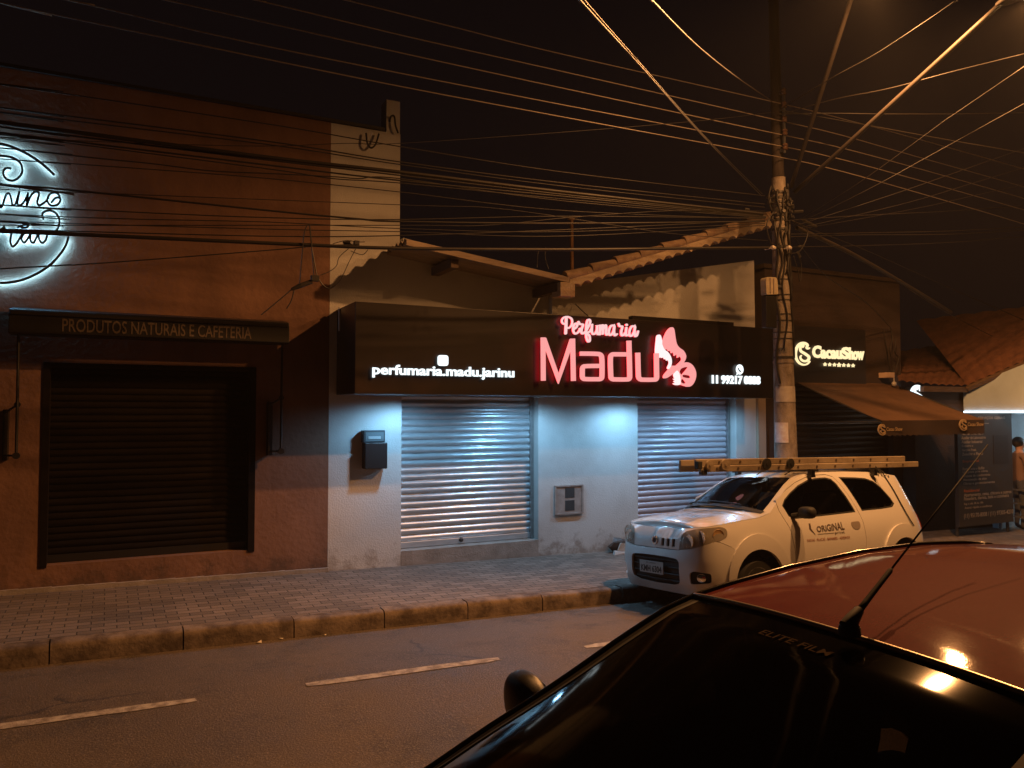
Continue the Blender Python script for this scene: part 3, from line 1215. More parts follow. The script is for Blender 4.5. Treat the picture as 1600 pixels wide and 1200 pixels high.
W7 = 6.6
mstroke([(135, 275), (138, 658)], W7, 0)
mstroke([(398, 285), (405, 660)], W7, 0)
mstroke([(142, 285), (272, 645), (392, 294)], W7, 0)
mstroke([(465, 418), (600, 419), (652, 425), (659, 480), (659, 600), (655, 645), (600, 645), (520, 645), (483, 640), (483, 580), (485, 532), (530, 528), (638, 527)], W7, 2)
mstroke([(872, 425), (790, 424), (736, 424), (731, 480), (735, 600), (738, 646), (800, 647), (860, 648), (904, 646), (904, 590), (897, 303)], W7, 2)
mstroke([(975, 410), (979, 580), (983, 648), (1050, 650), (1100, 650), (1144, 648), (1143, 590), (1141, 415)], W7, 2)
madu = LET.build('lettering', M['pink_face'])
BACK.build('backlight', M['red_back'], madu)
LET, BACK = MB(), MB()
zpf = lambda x, y: (860 + x * 0.0875, 480 + y * 0.0875)


def pstroke(pts, w=2.7):
    global k
    pp = catmull([(*zpf(*q), 0) for q in pts], 5)
    LET.strip([(q.x, q.y) for q in pp], w, 0.02, sframe(0.046 + 0.0010 * k))
    BACK.strip([(q.x, q.y) for q in pp], w * 0.8, 0.005, sframe(0.034 + 0.0005 * k))
    k += 1


k = 0
pstroke([(235, 210), (232, 330), (225, 475)], 3.6)
pstroke([(195, 310), (165, 285), (160, 235), (200, 188), (262, 182), (322, 210), (342, 265), (325, 335), (285, 380), (255, 372)], 2.3)
pstroke([(365, 405), (415, 365), (430, 315), (398, 300), (362, 355), (362, 440), (400, 482), (455, 445), (478, 390)])
pstroke([(450, 270), (478, 310), (530, 322), (512, 390), (503, 455), (528, 480), (565, 450)])
pstroke([(565, 470), (620, 370), (658, 280), (645, 235), (612, 245), (592, 320), (585, 420), (590, 540), (618, 618), (650, 605), (645, 520), (600, 465), (650, 445), (680, 395)])
pstroke([(692, 320), (686, 420), (702, 482), (740, 482), (775, 420), (782, 330), (780, 430), (795, 492), (822, 470)])
pstroke([(832, 335), (832, 420), (830, 495)])
pstroke([(835, 430), (858, 345), (882, 335), (886, 400), (880, 485)])
pstroke([(884, 420), (910, 345), (935, 335), (942, 390), (935, 470), (952, 500), (985, 470)])
pstroke([(1078, 340), (1030, 340), (992, 410), (990, 485), (1025, 505), (1068, 440), (1086, 345), (1078, 440), (1092, 510), (1130, 490)])
pstroke([(1160, 305), (1180, 348), (1226, 358), (1208, 440), (1212, 505), (1245, 510), (1272, 470)])
pstroke([(1298, 375), (1288, 450), (1295, 512), (1330, 505)])
pstroke([(1298, 322), (1302, 328)], 3.2)
pstroke([(1440, 355), (1392, 352), (1352, 430), (1352, 505), (1388, 520), (1432, 450), (1450, 355), (1440, 450), (1452, 525), (1482, 510), (1502, 440)])
perf = LET.build('lettering', M['pink_pale'])
BACK.build('backlight', M['red_back'], perf)

# butterfly
z8 = lambda L: [(1000 + x * 0.1375, 480 + y * 0.1375) for x, y in L]


def cutout(mb, bk, outer, holes, dy, depth=0.03):
    o = z8(outer)
    hs_ = [z8(q) for q in holes]
    vs, fs = tess(o, hs_, 1.2)
    fr_ = sframe(dy)
    mb.add([fr_(v.x, v.y, depth) for v in vs], fs)
    cnt = {}
    for f in fs:
        for a, b in zip(f, f[1:] + f[:1]):
            kk = (min(a, b), max(a, b))
            cnt[kk] = cnt.get(kk, 0) + 1
    n = len(vs)
    mb.add([fr_(v.x, v.y, depth) for v in vs] + [fr_(v.x, v.y, 0) for v in vs], [(a, b, b + n, a + n) for (a, b), c in cnt.items() if c == 1])
    f2 = sframe(dy - 0.008)
    bk.add([f2(v.x, v.y, 0.004) for v in vs], fs)


sp = lambda L, n=5: [(q.x, q.y) for q in catmull([(*p, 0) for p in L], n, closed=True)]
LET, BACK = MB(), MB()
up_o = sp([(232, 470), (205, 440), (225, 370), (262, 285), (305, 238), (332, 240), (346, 270), (356, 340), (372, 420), (402, 464), (450, 500), (478, 555), (470, 600), (446, 636), (405, 662), (372, 668), (400, 640), (432, 605), (428, 575), (405, 560), (385, 578), (384, 548), (366, 536), (350, 556), (344, 525), (328, 508), (316, 526), (308, 496), (286, 502), (270, 474), (250, 486)], 3)
cutout(LET, BACK, up_o, [[(262, 350), (268, 356), (250, 405), (232, 455), (228, 440), (240, 395)]], 0.050)
lo_o = sp([(232, 772), (275, 720), (310, 672), (345, 668), (400, 662), (445, 636), (500, 632), (552, 665), (586, 730), (588, 800), (560, 870), (515, 905), (460, 895), (412, 872), (408, 800), (392, 740), (372, 722), (330, 760), (260, 806), (228, 806)], 4)
cutout(LET, BACK, lo_o, [sp([(402, 742), (420, 702), (465, 685), (505, 684), (480, 720), (448, 758), (430, 775)], 3), sp([(440, 772), (490, 772), (530, 784), (530, 806), (490, 808), (440, 795)], 3), sp([(445, 815), (470, 840), (480, 866), (440, 868), (418, 850), (424, 825)], 3)], 0.052)
wing = LET.build('butterfly', M['pink_face'])
BACK.build('backlight', M['red_back'], wing)
LET, BACK = MB(), MB()
lf_o = sp([(150, 335), (170, 318), (190, 332), (204, 385), (206, 430), (232, 485), (270, 515), (300, 560), (314, 610), (308, 665), (282, 705), (270, 690), (290, 640), (278, 600), (262, 610), (252, 585), (238, 595), (226, 570), (205, 580), (190, 565), (172, 580), (160, 545), (136, 530), (136, 460), (144, 380)], 3)
cutout(LET, BACK, lf_o, [[(160, 440), (166, 450), (166, 500), (158, 520), (154, 490)]], 0.054)
lw_o = sp([(372, 724), (392, 745), (408, 800), (410, 872), (380, 888), (345, 880), (335, 866), (362, 868), (340, 842), (360, 840), (334, 815), (356, 818), (340, 780), (352, 745)], 3)
cutout(LET, BACK, lw_o, [], 0.056)
wing.name = 'butterfly'
bw = LET.build('butterfly_body', glow('lit_blush_acrylic', (1.0, 0.86, 0.86), 1.1), wing)
BACK.build('backlight', M['red_back'], madu)

LET = MB()
g0, g1, gt = P(581, 590, YF), P(802, 593, YF), P(581, 569, YF)
put_text(LET, 'perfumaria.madu.jarinu', box_frame((g0.x, YF - 0.014, g0.z), (g1.x, YF - 0.014, g0.z), (g0.x, YF - 0.014, gt.z), (0, -1, 0)), 0.02, bold=0.022)
wt1 = LET.build('lettering', M['white_letter'])
LET = MB()
g0, g1, gt = P(1111, 599.5, YF), P(1186, 600.5, YF), P(1111, 586, YF)
put_text(LET, '11 99217 0888', box_frame((g0.x, YF - 0.014, g0.z), (g1.x, YF - 0.014, g0.z), (g0.x, YF - 0.014, gt.z), (0, -1, 0)), 0.02, bold=0.03)
wt2 = LET.build('lettering', M['white_letter'])
LET = MB()
q0, q1 = P(683, 571.5, YF), P(699, 555.5, YF)
pg = rounded([(q0.x, q0.z), (q1.x, q0.z), (q1.x, q1.z), (q0.x, q1.z)], 0.035)
LET.prism(pg, YF - 0.034, YF - 0.012)
ic1 = LET.build('icon', M['white_letter'])
LET = MB()
c = P(1153.5, 577.5, YF)
rr = P(1159.5, 577.5, YF).x - c.x
out = [(c.x + rr * math.cos(a), c.z + rr * math.sin(a)) for a in [PI * (-0.62) + 2 * PI * 0.93 * i / 26 for i in range(27)]]
out.append((c.x - rr * 0.95, c.z - rr * 1.15))
vs, fs = tess(out, [sp([(c.x - rr * .45, c.z + rr * .35), (c.x - rr * .2, c.z + rr * .3), (c.x - rr * .1, c.z), (c.x + rr * .3, c.z - rr * .25), (c.x + rr * .35, c.z - rr * .5), (c.x, c.z - rr * .45), (c.x - rr * .4, c.z - rr * .05)], 2)], 0.012)
n = len(vs)
LET.add([(v.x, YF - 0.03, v.y) for v in vs], fs)
ic2 = LET.build('icon', M['white_letter'])

# recessed downlights in the soffit
LEDC = (0.28, 0.63, 1.0)
dls = []
for px_ in (647, 839, 1000, 1141):
    q = P(px_, 618, 9.10)
    m = MB()
    m.lathe([(0.0, 0.0), (0.060, 0.0), (0.066, -0.004)], (q.x, 9.10, SB - 0.006), (0, 0, 1), 20)
    d = m.build('downlight', M['led'])
    m = MB()
    m.lathe([(0.066, 0.0), (0.085, -0.001), (0.085, -0.008), (0.066, -0.010)], (q.x, 9.10, SB - 0.0015), (0, 0, 1), 20)
    m.build('trim_ring', M['steel'], d)
    dls.append(d)
    l = bpy.data.lights.new('downlight_beam', 'SPOT')
    l.energy = 74
    l.color = LEDC
    l.spot_size = math.radians(175)
    l.spot_blend = 0.5
    l.shadow_soft_size = 0.05
    lo = bpy.data.objects.new('downlight_beam', l)
    lo.location = (q.x, 9.10, SB - 0.03)
    COL.objects.link(lo)
under(sg, panel, lip, bounce_top, strip_, madu, perf, wing, wt1, wt2, ic1, ic2, *dls)
# ------------------------------------------------------------------ electricity meter and water meter
mt = empty('electricity_meter', (3.0, YW, 1.6), 'black electricity meter box with a glazed top on the white pier', 'meter box')
YM = 9.53
q0, q1, q2, q3 = P(568, 692, YM), P(602, 672, YM), P(569.5, 733, YM), P(604.5, 693, YM)
m = MB()
m.box(q0.x, q1.x, YM, YW - 0.001, q0.z + 0.002, q1.z)
c1_ = m.build('meter_case', pbr('grey_case', (0.05, 0.055, 0.06), 0.5), bevel=0.008)
m = MB()
m.box(q0.x + 0.025, q1.x - 0.02, YM - 0.006, YM + 0.0, q0.z + 0.02, q1.z - 0.025)
gl_ = m.build('window', pbr('meter_glass', (0.16, 0.19, 0.20), 0.12))
m = MB()
m.box(q0.x + 0.06, q1.x - 0.06, YM - 0.012, YM - 0.0065, q0.z + 0.045, q0.z + 0.08)
put_text(m, '04172', box_frame((q0.x + .05, YM - 0.0075, q1.z - .06), (q1.x - .05, YM - 0.0075, q1.z - .06), (q0.x + .05, YM - 0.0075, q1.z - .04), (0, -1, 0))) if False else None
m.build('dial', pbr('dial_white', (0.4, 0.42, 0.42), 0.4), gl_)
m = MB()
m.box(q2.x, q3.x, YM - 0.03, YW - 0.001, q2.z, q0.z)
c2_ = m.build('breaker_box', M['black_paint'], bevel=0.008)
under(mt, c1_, gl_, c2_)
mt['label'] = 'black electricity meter box with a glazed top on the white pier'

wm = empty('water_meter_niche', (5.9, YW, 1.1), 'small beige water meter cabinet with two dark openings in the white wall', 'meter cabinet')
q0, q1 = P(867, 803, YW), P(909, 758, YW)
M['beige_panel'] = pbr('stained_beige_plastic', (0.36, 0.30, 0.26), 0.7, col2=(0.24, 0.19, 0.16), scale=10)
m = MB()
m.box(q0.x, q1.x, YW - 0.018, YW - 0.001, q0.z, q1.z)
pn = m.build('panel', M['beige_panel'], bevel=0.005)
ops = []
for (ya, yb) in ((778, 761.5), (798, 781)):
    a_, b_ = P(882, ya, YW), P(896.5, yb, YW)
    m = MB()
    m.box(a_.x, b_.x, YW - 0.022, YW - 0.019, a_.z, b_.z)
    ops.append(m.build('opening', pbr('dark_recess', (0.035, 0.036, 0.036), 0.6)))
m = MB()
m.box(q0.x - 0.012, q0.x + 0.012, YW - 0.03, YW - 0.001, q0.z - 0.01, q1.z + 0.012)
m.box(q1.x - 0.012, q1.x + 0.012, YW - 0.03, YW - 0.001, q0.z - 0.01, q1.z + 0.012)
m.box(q0.x + 0.0125, q1.x - 0.0125, YW - 0.03, YW - 0.001, q1.z - 0.008, q1.z + 0.012)
m.box(q0.x + 0.0125, q1.x - 0.0125, YW - 0.034, YW - 0.001, q0.z - 0.016, q0.z + 0.006)
fr_ = m.build('frame', M['beige_panel'])
under(wm, pn, fr_, *ops)

# crumpled rubbish by the wall
rb = empty('rubbish_heap', (6.75, 9.45, 0.13), 'crumpled cardboard and dark bag dumped by the wall beside the white car', 'rubbish')
c = P(968, 858, 9.48)
rnd = random.Random(4)


def crumple(mb, cen, r, sq, seed):
    rr_ = random.Random(seed)
    bm = bmesh.new()
    bmesh.ops.create_icosphere(bm, subdivisions=2, radius=1)
    vs = []
    for v in bm.verts:
        k_ = 1 + rr_.uniform(-0.28, 0.28)
        vs.append((cen[0] + v.co.x * r[0] * k_, cen[1] + v.co.y * r[1] * k_, max(cen[2] + v.co.z * r[2] * k_, walk_z(cen[0], 9.5) + 0.002)))
    mb.add(vs, [tuple(x.index for x in f.verts) for f in bm.faces])
    bm.free()


zg = walk_z(c.x, 9.5)
m = MB()
crumple(m, (c.x + 0.03, 9.5, zg + 0.10), (0.17, 0.09, 0.11), 1, 3)
bag = m.build('bag', pbr('dark_bag', (0.05, 0.035, 0.028), 0.45))
m = MB()
m.hexa([Vector((c.x - 0.02, 9.38, zg + 0.10)) + Vector(q) for q in ((-.09, -.01, -.045), (.07, -.02, -.06), (.08, .0, -.055), (-.08, .01, -.04), (-.03, -.01, .055), (.09, -.01, .03), (.09, .01, .035), (-.03, .015, .06))])
cb = m.build('cardboard', pbr('pale_card', (0.42, 0.38, 0.33), 0.8))
m = MB()
m.hexa([Vector((c.x - 0.04, 9.36, zg + 0.03)) + Vector(q) for q in ((-.14, -.02, -.026), (.11, -.02, -.028), (.12, .04, -.028), (-.13, .04, -.026), (-.12, .0, .02), (.10, -.02, .0), (.11, .04, .005), (-.11, .05, .025))])
pp_ = m.build('paper', pbr('crumpled_paper', (0.46, 0.43, 0.40), 0.8))
under(rb, bag, cb, pp_)

# litter in the gutter
lit = []
for i, (x_, y_) in enumerate(((405, 1006), (440, 999), (748, 985), (508, 992))):
    p = EYE + ray(x_, y_) * ((road_z(1.6) - EYE.z) / ray(x_, y_).z)
    m = MB()
    s = (0.03, 0.025, 0.022, 0.016)[i]
    a = rnd.uniform(0, 3)
    ca, sa = math.cos(a) * s, math.sin(a) * s
    z_ = road_z(p.x) + 0.003
    m.add([(p.x + ca, p.y + sa, z_ + s * .6), (p.x - sa, p.y + ca * .7, z_), (p.x - ca, p.y - sa, z_ + s * .4), (p.x + sa, p.y - ca * .7, z_)], [(0, 1, 2, 3)])
    lit.append(tag(m.build('paper_scrap', pbr('paper_scrap', (0.5, 0.46, 0.4), 0.8)), 'small pale scrap of litter lying in the gutter below the kerb', 'litter', 'paper scraps in the gutter'))

# ------------------------------------------------------------------ utility pole
up = empty('utility_pole', (8.15, 7.82, 0), 'tapered concrete utility pole hung with cables beside the white car', 'utility pole')
YP = 7.80


def pole_c(y):
    """pole centre at a picture height"""
    x = interp([(-60, 1217), (150, 1219), (300, 1220), (400, 1222), (560, 1226), (720, 1232)], y)
    return P(x, y, YP)


M['pole'] = pbr('stained_pole_concrete', (0.32, 0.27, 0.22), 0.9, col2=(0.11, 0.085, 0.065), scale=6, stretch=(1, 1, 0.45), bump=0.5, bscale=45, contrast=(0.38, 0.66))
base = pole_c(720)
pts, rad = [], []
for z_, r_ in ((walk_z(8.15) - 0.1, 0.172), (1.6, 0.150), (2.6, 0.135), (3.6, 0.117), (4.6, 0.102), (5.6, 0.088), (6.6, 0.082), (7.6, 0.078)):
    cz = 8.155 + (8.05 - 8.155) * (z_ - 1.6) / 5.0
    pts.append((cz, YP, z_))
    rad.append(r_)


def pole_xr(z):
    return 8.155 - 0.021 * (z - 1.6), interp([(a[2], b) for a, b in zip(pts, rad)], z)


m = MB()
m.tube(pts[:5] + [(8.155 - 0.021 * 3.75, YP, 5.35)], rad[:5] + [0.092], 20)
shaft = m.build('pole_shaft', M['pole'], smooth=True, angle=60)
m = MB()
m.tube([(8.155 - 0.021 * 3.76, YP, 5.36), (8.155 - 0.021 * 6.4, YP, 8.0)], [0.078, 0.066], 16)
ptop = m.build('pole_shaded_top', pbr('pole_shade_dark', (0.030, 0.020, 0.016), 0.85, col2=(0.018, 0.012, 0.010), scale=5, stretch=(3, 3, 0.4), bump=0.4), smooth=True, angle=60)  # upper pole made slim and near black, its shade put into the colour


def zpx(y):
    return pole_c(y).z


def ring(mb, z, h=0.035, t=0.010, n=18):
    x, r_ = pole_xr(z)
    mb.lathe([(r_ + 0.001, -h / 2), (r_ + t, -h / 2), (r_ + t, h / 2), (r_ + 0.001, h / 2)], (x, YP, z), (0, 0, 1), n)


bands = []
for y_ in (438, 462, 470, 492, 502, 520, 530, 559, 566):
    m = MB()
    ring(m, zpx(y_), 0.012 if y_ < 550 else 0.03, 0.007)
    bands.append(m.build('strap', M['dark_steel'] if y_ != 566 else M['pole']))
m = MB()
x_, r_ = pole_xr(zpx(548))
z_ = zpx(548)
for i in range(9):
    pass
fr = lambda u, v, n: Vector((x_ + (r_ + 0.004 + n) * math.sin(-2.0 + 1.6 * u), YP - (r_ + 0.004 + n) * math.cos(-2.0 + 1.6 * u), z_ - 0.035 + 0.07 * v))
m.grid(lambda u, v: fr(u, v, 0), 12, 2)
numpl = m.build('number_plate', pbr('dull_aluminium', (0.22, 0.20, 0.17), 0.5, metal=0.4))
m = MB()
put_text(m, '41573', lambda u, v, n: fr(0.12 + 0.76 * u, 0.22 + 0.56 * v, 0.003), 0, bold=0.01)
m.build('lettering', M['black_paint'], numpl)
m = MB()
z0_, z1_ = zpx(691), zpx(660)


def wrap(a0, a1, z0, z1, off):
    def f(u, v):
        z = z0 + (z1 - z0) * v
        x, r_ = pole_xr(z)
        a = a0 + (a1 - a0) * u
        return (x + (r_ + off) * math.sin(a), YP - (r_ + off) * math.cos(a), z)
    return f


m.grid(wrap(-1.9, -0.55, z0_, z1_, 0.004), 14, 4)
post_ = m.build('poster', pbr('pale_poster', (0.66, 0.66, 0.66), 0.7, col2=(0.52, 0.42, 0.41), scale=14))
m = MB()
m.grid(wrap(-1.7, 0.9, zpx(628), zpx(604), 0.003), 18, 3)
patch = m.build('paint_patch', pbr('pale_patch', (0.46, 0.42, 0.37), 0.9, col2=(0.3, 0.26, 0.22), scale=9))
# wrapped cables running up the shaft
risers = []
for a, z0, z1, off, rr_ in ((0.9, zpx(560), zpx(300), 0.014, 0.014), (0.62, zpx(520), zpx(312), 0.012, 0.010), (-0.5, zpx(545), zpx(330), 0.012, 0.012), (-1.25, zpx(600), zpx(345), 0.016, 0.016), (1.35, zpx(500), zpx(290), 0.014, 0.012), (0.2, zpx(470), zpx(300), 0.02, 0.016), (-0.15, zpx(430), zpx(296), 0.018, 0.014), (-0.8, zpx(450), zpx(300), 0.02, 0.015), (1.1, zpx(455), zpx(292), 0.022, 0.016), (0.45, zpx(400), zpx(290), 0.03, 0.014)):
    m = MB()
    L = []
    n = 16
    for i in range(n + 1):
        z = z0 + (z1 - z0) * i / n
        x, r_ = pole_xr(z)
        aa = a + 0.22 * math.sin(i * 0.9 + a * 3)
        L.append((x + (r_ + off) * math.sin(aa), YP - (r_ + off) * math.cos(aa), z))
    m.tube(L, rr_, 6)
    risers.append(m.build('riser_cable', M['cable'], smooth=True))
# line hardware
hw = []
for y_ in (152, 172, 194, 214, 236):
    x_, r_ = pole_xr(zpx(y_))
    m = MB()
    m.lathe([(0.0, -0.04), (0.03, -0.04), (0.04, -0.02), (0.025, 0.0), (0.04, 0.02), (0.03, 0.04), (0.0, 0.04)], (x_ - 0.02, YP - r_ - 0.07, zpx(y_)), (0, 0, 1), 12)
    hw.append(m.build('insulator', pbr('brown_porcelain', (0.12, 0.07, 0.05), 0.25)))
x_, r_ = pole_xr(zpx(195))
m = MB()
m.box(x_ - 0.035, x_ - 0.005, YP - r_ - 0.075, YP - r_ - 0.05, zpx(245), zpx(145))
for y_ in (150, 240):
    m.box(x_ - 0.03, x_ - 0.01, YP - r_ - 0.049, YP - r_ + 0.01, zpx(y_) - 0.02, zpx(y_) + 0.02)
hw.append(m.build('insulator_rack', M['steel']))
rnd = random.Random(9)
for y_ in (303, 311, 318, 324, 330, 338, 345, 360, 387):
    m = MB()
    ring(m, zpx(y_), 0.03, 0.012)
    hw.append(m.build('clamp_band', M['dark_steel']))
    for j in range(2 if y_ < 350 else 1):
        a = rnd.uniform(-1.7, 1.5)
        x_, r_ = pole_xr(zpx(y_))
        d = Vector((math.sin(a), -math.cos(a), rnd.uniform(-.25, .25)))
        o = Vector((x_, YP, zpx(y_))) + d * (r_ + 0.012)
        m = MB()
        m.tube([o, o + d * 0.05, o + d * 0.05 + Vector((0, 0, 0.05))], 0.010, 6)
        m.lathe([(0.0, 0), (0.022, 0.0), (0.022, 0.03), (0.0, 0.03)], o + d * 0.055, d, 8)
        hw.append(m.build('hook', M['dark_steel']))
for x_p in (1208, 1233):
    c = P(x_p, 387, YP - 0.2)
    m = MB()
    m.lathe([(0.0, -0.035), (0.022, -0.035), (0.030, 0.0), (0.022, 0.035), (0.0, 0.035)], c, (1, 0.15, 0), 10)
    m.tube([c, (c.x, YP - 0.06, c.z)], 0.008, 6)
    hw.append(m.build('insulator', pbr('white_porcelain', (0.62, 0.56, 0.48), 0.3)))
for (xa_, ya_, xb_, yb_) in ((1255, 344, 1275, 354), (1240, 331, 1254, 330), (1163, 327, 1170, 328), (1176, 337, 1196, 339), (1246, 386, 1256, 384), (1246, 393, 1250, 402)):
    m = MB()
    m.tube([P(xa_, ya_, YP - 0.1), P(xb_, yb_, YP - 0.1)], 0.020, 6)
    hw.append(m.build('cable_clamp', M['dark_steel']))
for (pts_, r_) in (([(1246, 395, 0), (1252, 415, 0), (1250, 440, 0), (1246, 420, 0), (1240, 400, 0)], .006), ([(1238, 345, 0), (1262, 360, 0), (1250, 392, 0), (1228, 396, 0)], .008), ([(1205, 290, 0), (1201, 310, 0), (1206, 330, 0)], .009), ([(1210, 330, 0), (1198, 350, 0), (1204, 378, 0), (1216, 392, 0)], .008)):
    m = MB()
    m.tube([P(q.x, q.y, YP - 0.16) for q in catmull(pts_, 6)], r_, 6)
    risers.append(m.build('cable_loop', M['cable'], smooth=True))
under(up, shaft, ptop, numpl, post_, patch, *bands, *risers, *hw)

# pale terminal box and dark unit hung left of the pole
jb = empty('terminal_box', (7.9, 7.7, 3.7), 'pale ribbed terminal box strapped to the pole above a black device', 'terminal box')
YJ = 7.72
q0, q1 = P(1192.5, 461, YJ), P(1211, 432, YJ)
m = MB()
pg = rounded([(q0.x + .01, q0.z), (q1.x + .005, q0.z + .02), (q1.x - .01, q1.z - .02), (q0.x, q1.z - .03)], [0.02, .02, .05, .05])
m.prism(pg, YJ - 0.05, YJ + 0.05)
cs = m.build('case', pbr('weathered_ivory_plastic', (0.50, 0.43, 0.30), 0.6, col2=(0.36, 0.30, 0.2), scale=9), smooth=True, angle=40)
m = MB()
for t_ in (0.35, 0.62):
    x_ = q0.x + (q1.x - q0.x) * t_
    m.box(x_ - 0.008, x_ + 0.008, YJ - 0.062, YJ - 0.0505, q0.z + 0.03, q1.z - 0.04)
m.build('rib', M['beige_panel'], cs)
m = MB()
q2, q3 = P(1194, 512, YJ), P(1210, 464, YJ)
m.box(q2.x, q3.x, YJ - 0.04, YJ + 0.05, q2.z, q3.z)
m.box(q2.x + 0.03, q3.x + 0.02, YJ - 0.03, YJ + 0.04, q3.z + 0.002, q0.z + 0.012)
dk = m.build('lower_unit', M['black_paint'], bevel=0.008)
m = MB()
m.box(q3.x - 0.02, 8.02, YJ - 0.01, YJ + 0.02, q1.z - 0.14, q1.z - 0.11)
bk = m.build('bracket', M['steel'])
under(jb, cs, dk, bk)

# ------------------------------------------------------------------ street lamps on curved arms
M['lamp_lens'] = glow('sodium_lamp_lens', (1.0, 0.62, 0.26), 30.0)
M['lamp_arm'] = pbr('lamp_arm_steel', (0.035, 0.027, 0.022), 0.6)


def street_lamp(label, start, head, nm):
    root = empty('street_lamp', start, label, 'street lamp', 'sodium street lamps on the pole')
    s, h = Vector(start), Vector(head)
    d = (h - s)
    hd = Vector((d.x, d.y, 0)).normalized()
    m = MB()
    end = h - hd * 0.30 + Vector((0, 0, 0.10))
    m.tube([s + (end - s) * t for t in [i / 10 for i in range(11)]], 0.028, 8)
    a = m.build('arm', M['lamp_arm'], smooth=True)
    m = MB()
    side = Vector((-hd.y, hd.x, 0))
    secs = [(-0.34, 0.03, 0.03), (-0.25, 0.07, 0.06), (-0.05, 0.12, 0.09), (0.15, 0.13, 0.09), (0.28, 0.09, 0.06), (0.32, 0.03, 0.03)]
    rings = []
    for t, w_, hh in secs:
        cc = h + hd * t + Vector((0, 0, 0.10))
        rings.append([cc + side * w_ * math.cos(2 * PI * k_ / 14) + Vector((0, 0, max(-0.02, hh * math.sin(2 * PI * k_ / 14)))) for k_ in range(14)])
    vs = [q for r_ in rings for q in r_]
    fs = [(i * 14 + k_, i * 14 + (k_ + 1) % 14, (i + 1) * 14 + (k_ + 1) % 14, (i + 1) * 14 + k_) for i in range(len(rings) - 1) for k_ in range(14)]
    fs += [tuple(range(13, -1, -1)), tuple((len(rings) - 1) * 14 + k_ for k_ in range(14))]
    m.add(vs, fs)
    hd_ = m.build('lamp_head', M['lamp_arm'], smooth=True, angle=60)
    m = MB()
    m.lathe([(0.09, 0.0), (0.085, -0.03), (0.05, -0.05), (0.0, -0.055)], h + Vector((0, 0, 0.075)), (0, 0, 1), 14)
    ln = m.build('lens', M['lamp_lens'], smooth=True)
    under(root, a, hd_, ln)
    ln.visible_shadow = True
    street_light(nm, h + Vector((0, 0, -0.02)), LAMP_POWER * (1.0 if head is LAMP_A else 0.95))
    return root


street_lamp('street lamp on the near vertical thin arm, first lamp over the white car', P(1236, 292, 7.66), LAMP_A, 'sodium_light')
street_lamp('street lamp on the long slanting arm reaching toward the upper corner', P(1242, 300, 7.66), LAMP_B, 'sodium_light')

# ------------------------------------------------------------------ overhead cables
def cable(name, label, group, pts_, r_, mat='cable', n=10, ext=(0, 0)):
    m = MB()
    P3 = [P(*q) for q in pts_]
    if ext[0]:
        P3.insert(0, P3[0] + (P3[0] - P3[1]).normalized() * ext[0])
    if ext[1]:
        P3.append(P3[-1] + (P3[-1] - P3[-2]).normalized() * ext[1])
    L = catmull(P3, n)
    m.tube(L, r_, 6, cap=False)
    return tag(m.build(name, M[mat], smooth=True), label, 'cable', group)


YL = 8.15
ord5 = ['lowest', 'second lowest', 'middle', 'second highest', 'highest']
A5 = [([(-260, -60), (0, 4), (300, 68), (620, 134), (880, 183), (1205, 243)], [(1300, 264), (1420, 297), (1600, 350), (1750, 398)]),
      ([(-200, -62), (105, 0), (420, 73), (880, 164), (1208, 226)], [(1310, 248), (1430, 280), (1600, 328), (1750, 372)]),
      ([(-60, -66), (258, 0), (560, 68), (880, 138), (1209, 208)], [(1310, 230), (1430, 262), (1600, 310), (1750, 355)]),
      ([(100, -68), (400, 0), (640, 58), (880, 112), (1211, 187)], [(1310, 210), (1430, 244), (1600, 292), (1750, 338)]),
      ([(250, -70), (540, 0), (700, 40), (880, 85), (1212, 160)], [(1310, 184), (1430, 216), (1600, 264), (1750, 308)])]
for i, (a, b) in enumerate(A5):
    L = [(x, y, 7.64 + (0.25 if x < 300 else 0.05)) for x, y in a] + [(x, y, 7.62 - 0.1 * (x > 1500)) for x, y in b]
    cable('power_wire', ord5[i] + ' of the five bare power wires crossing the sky past the pole', 'five bare power wires', L, 0.0062, 'power_wire', ext=(16, 16))

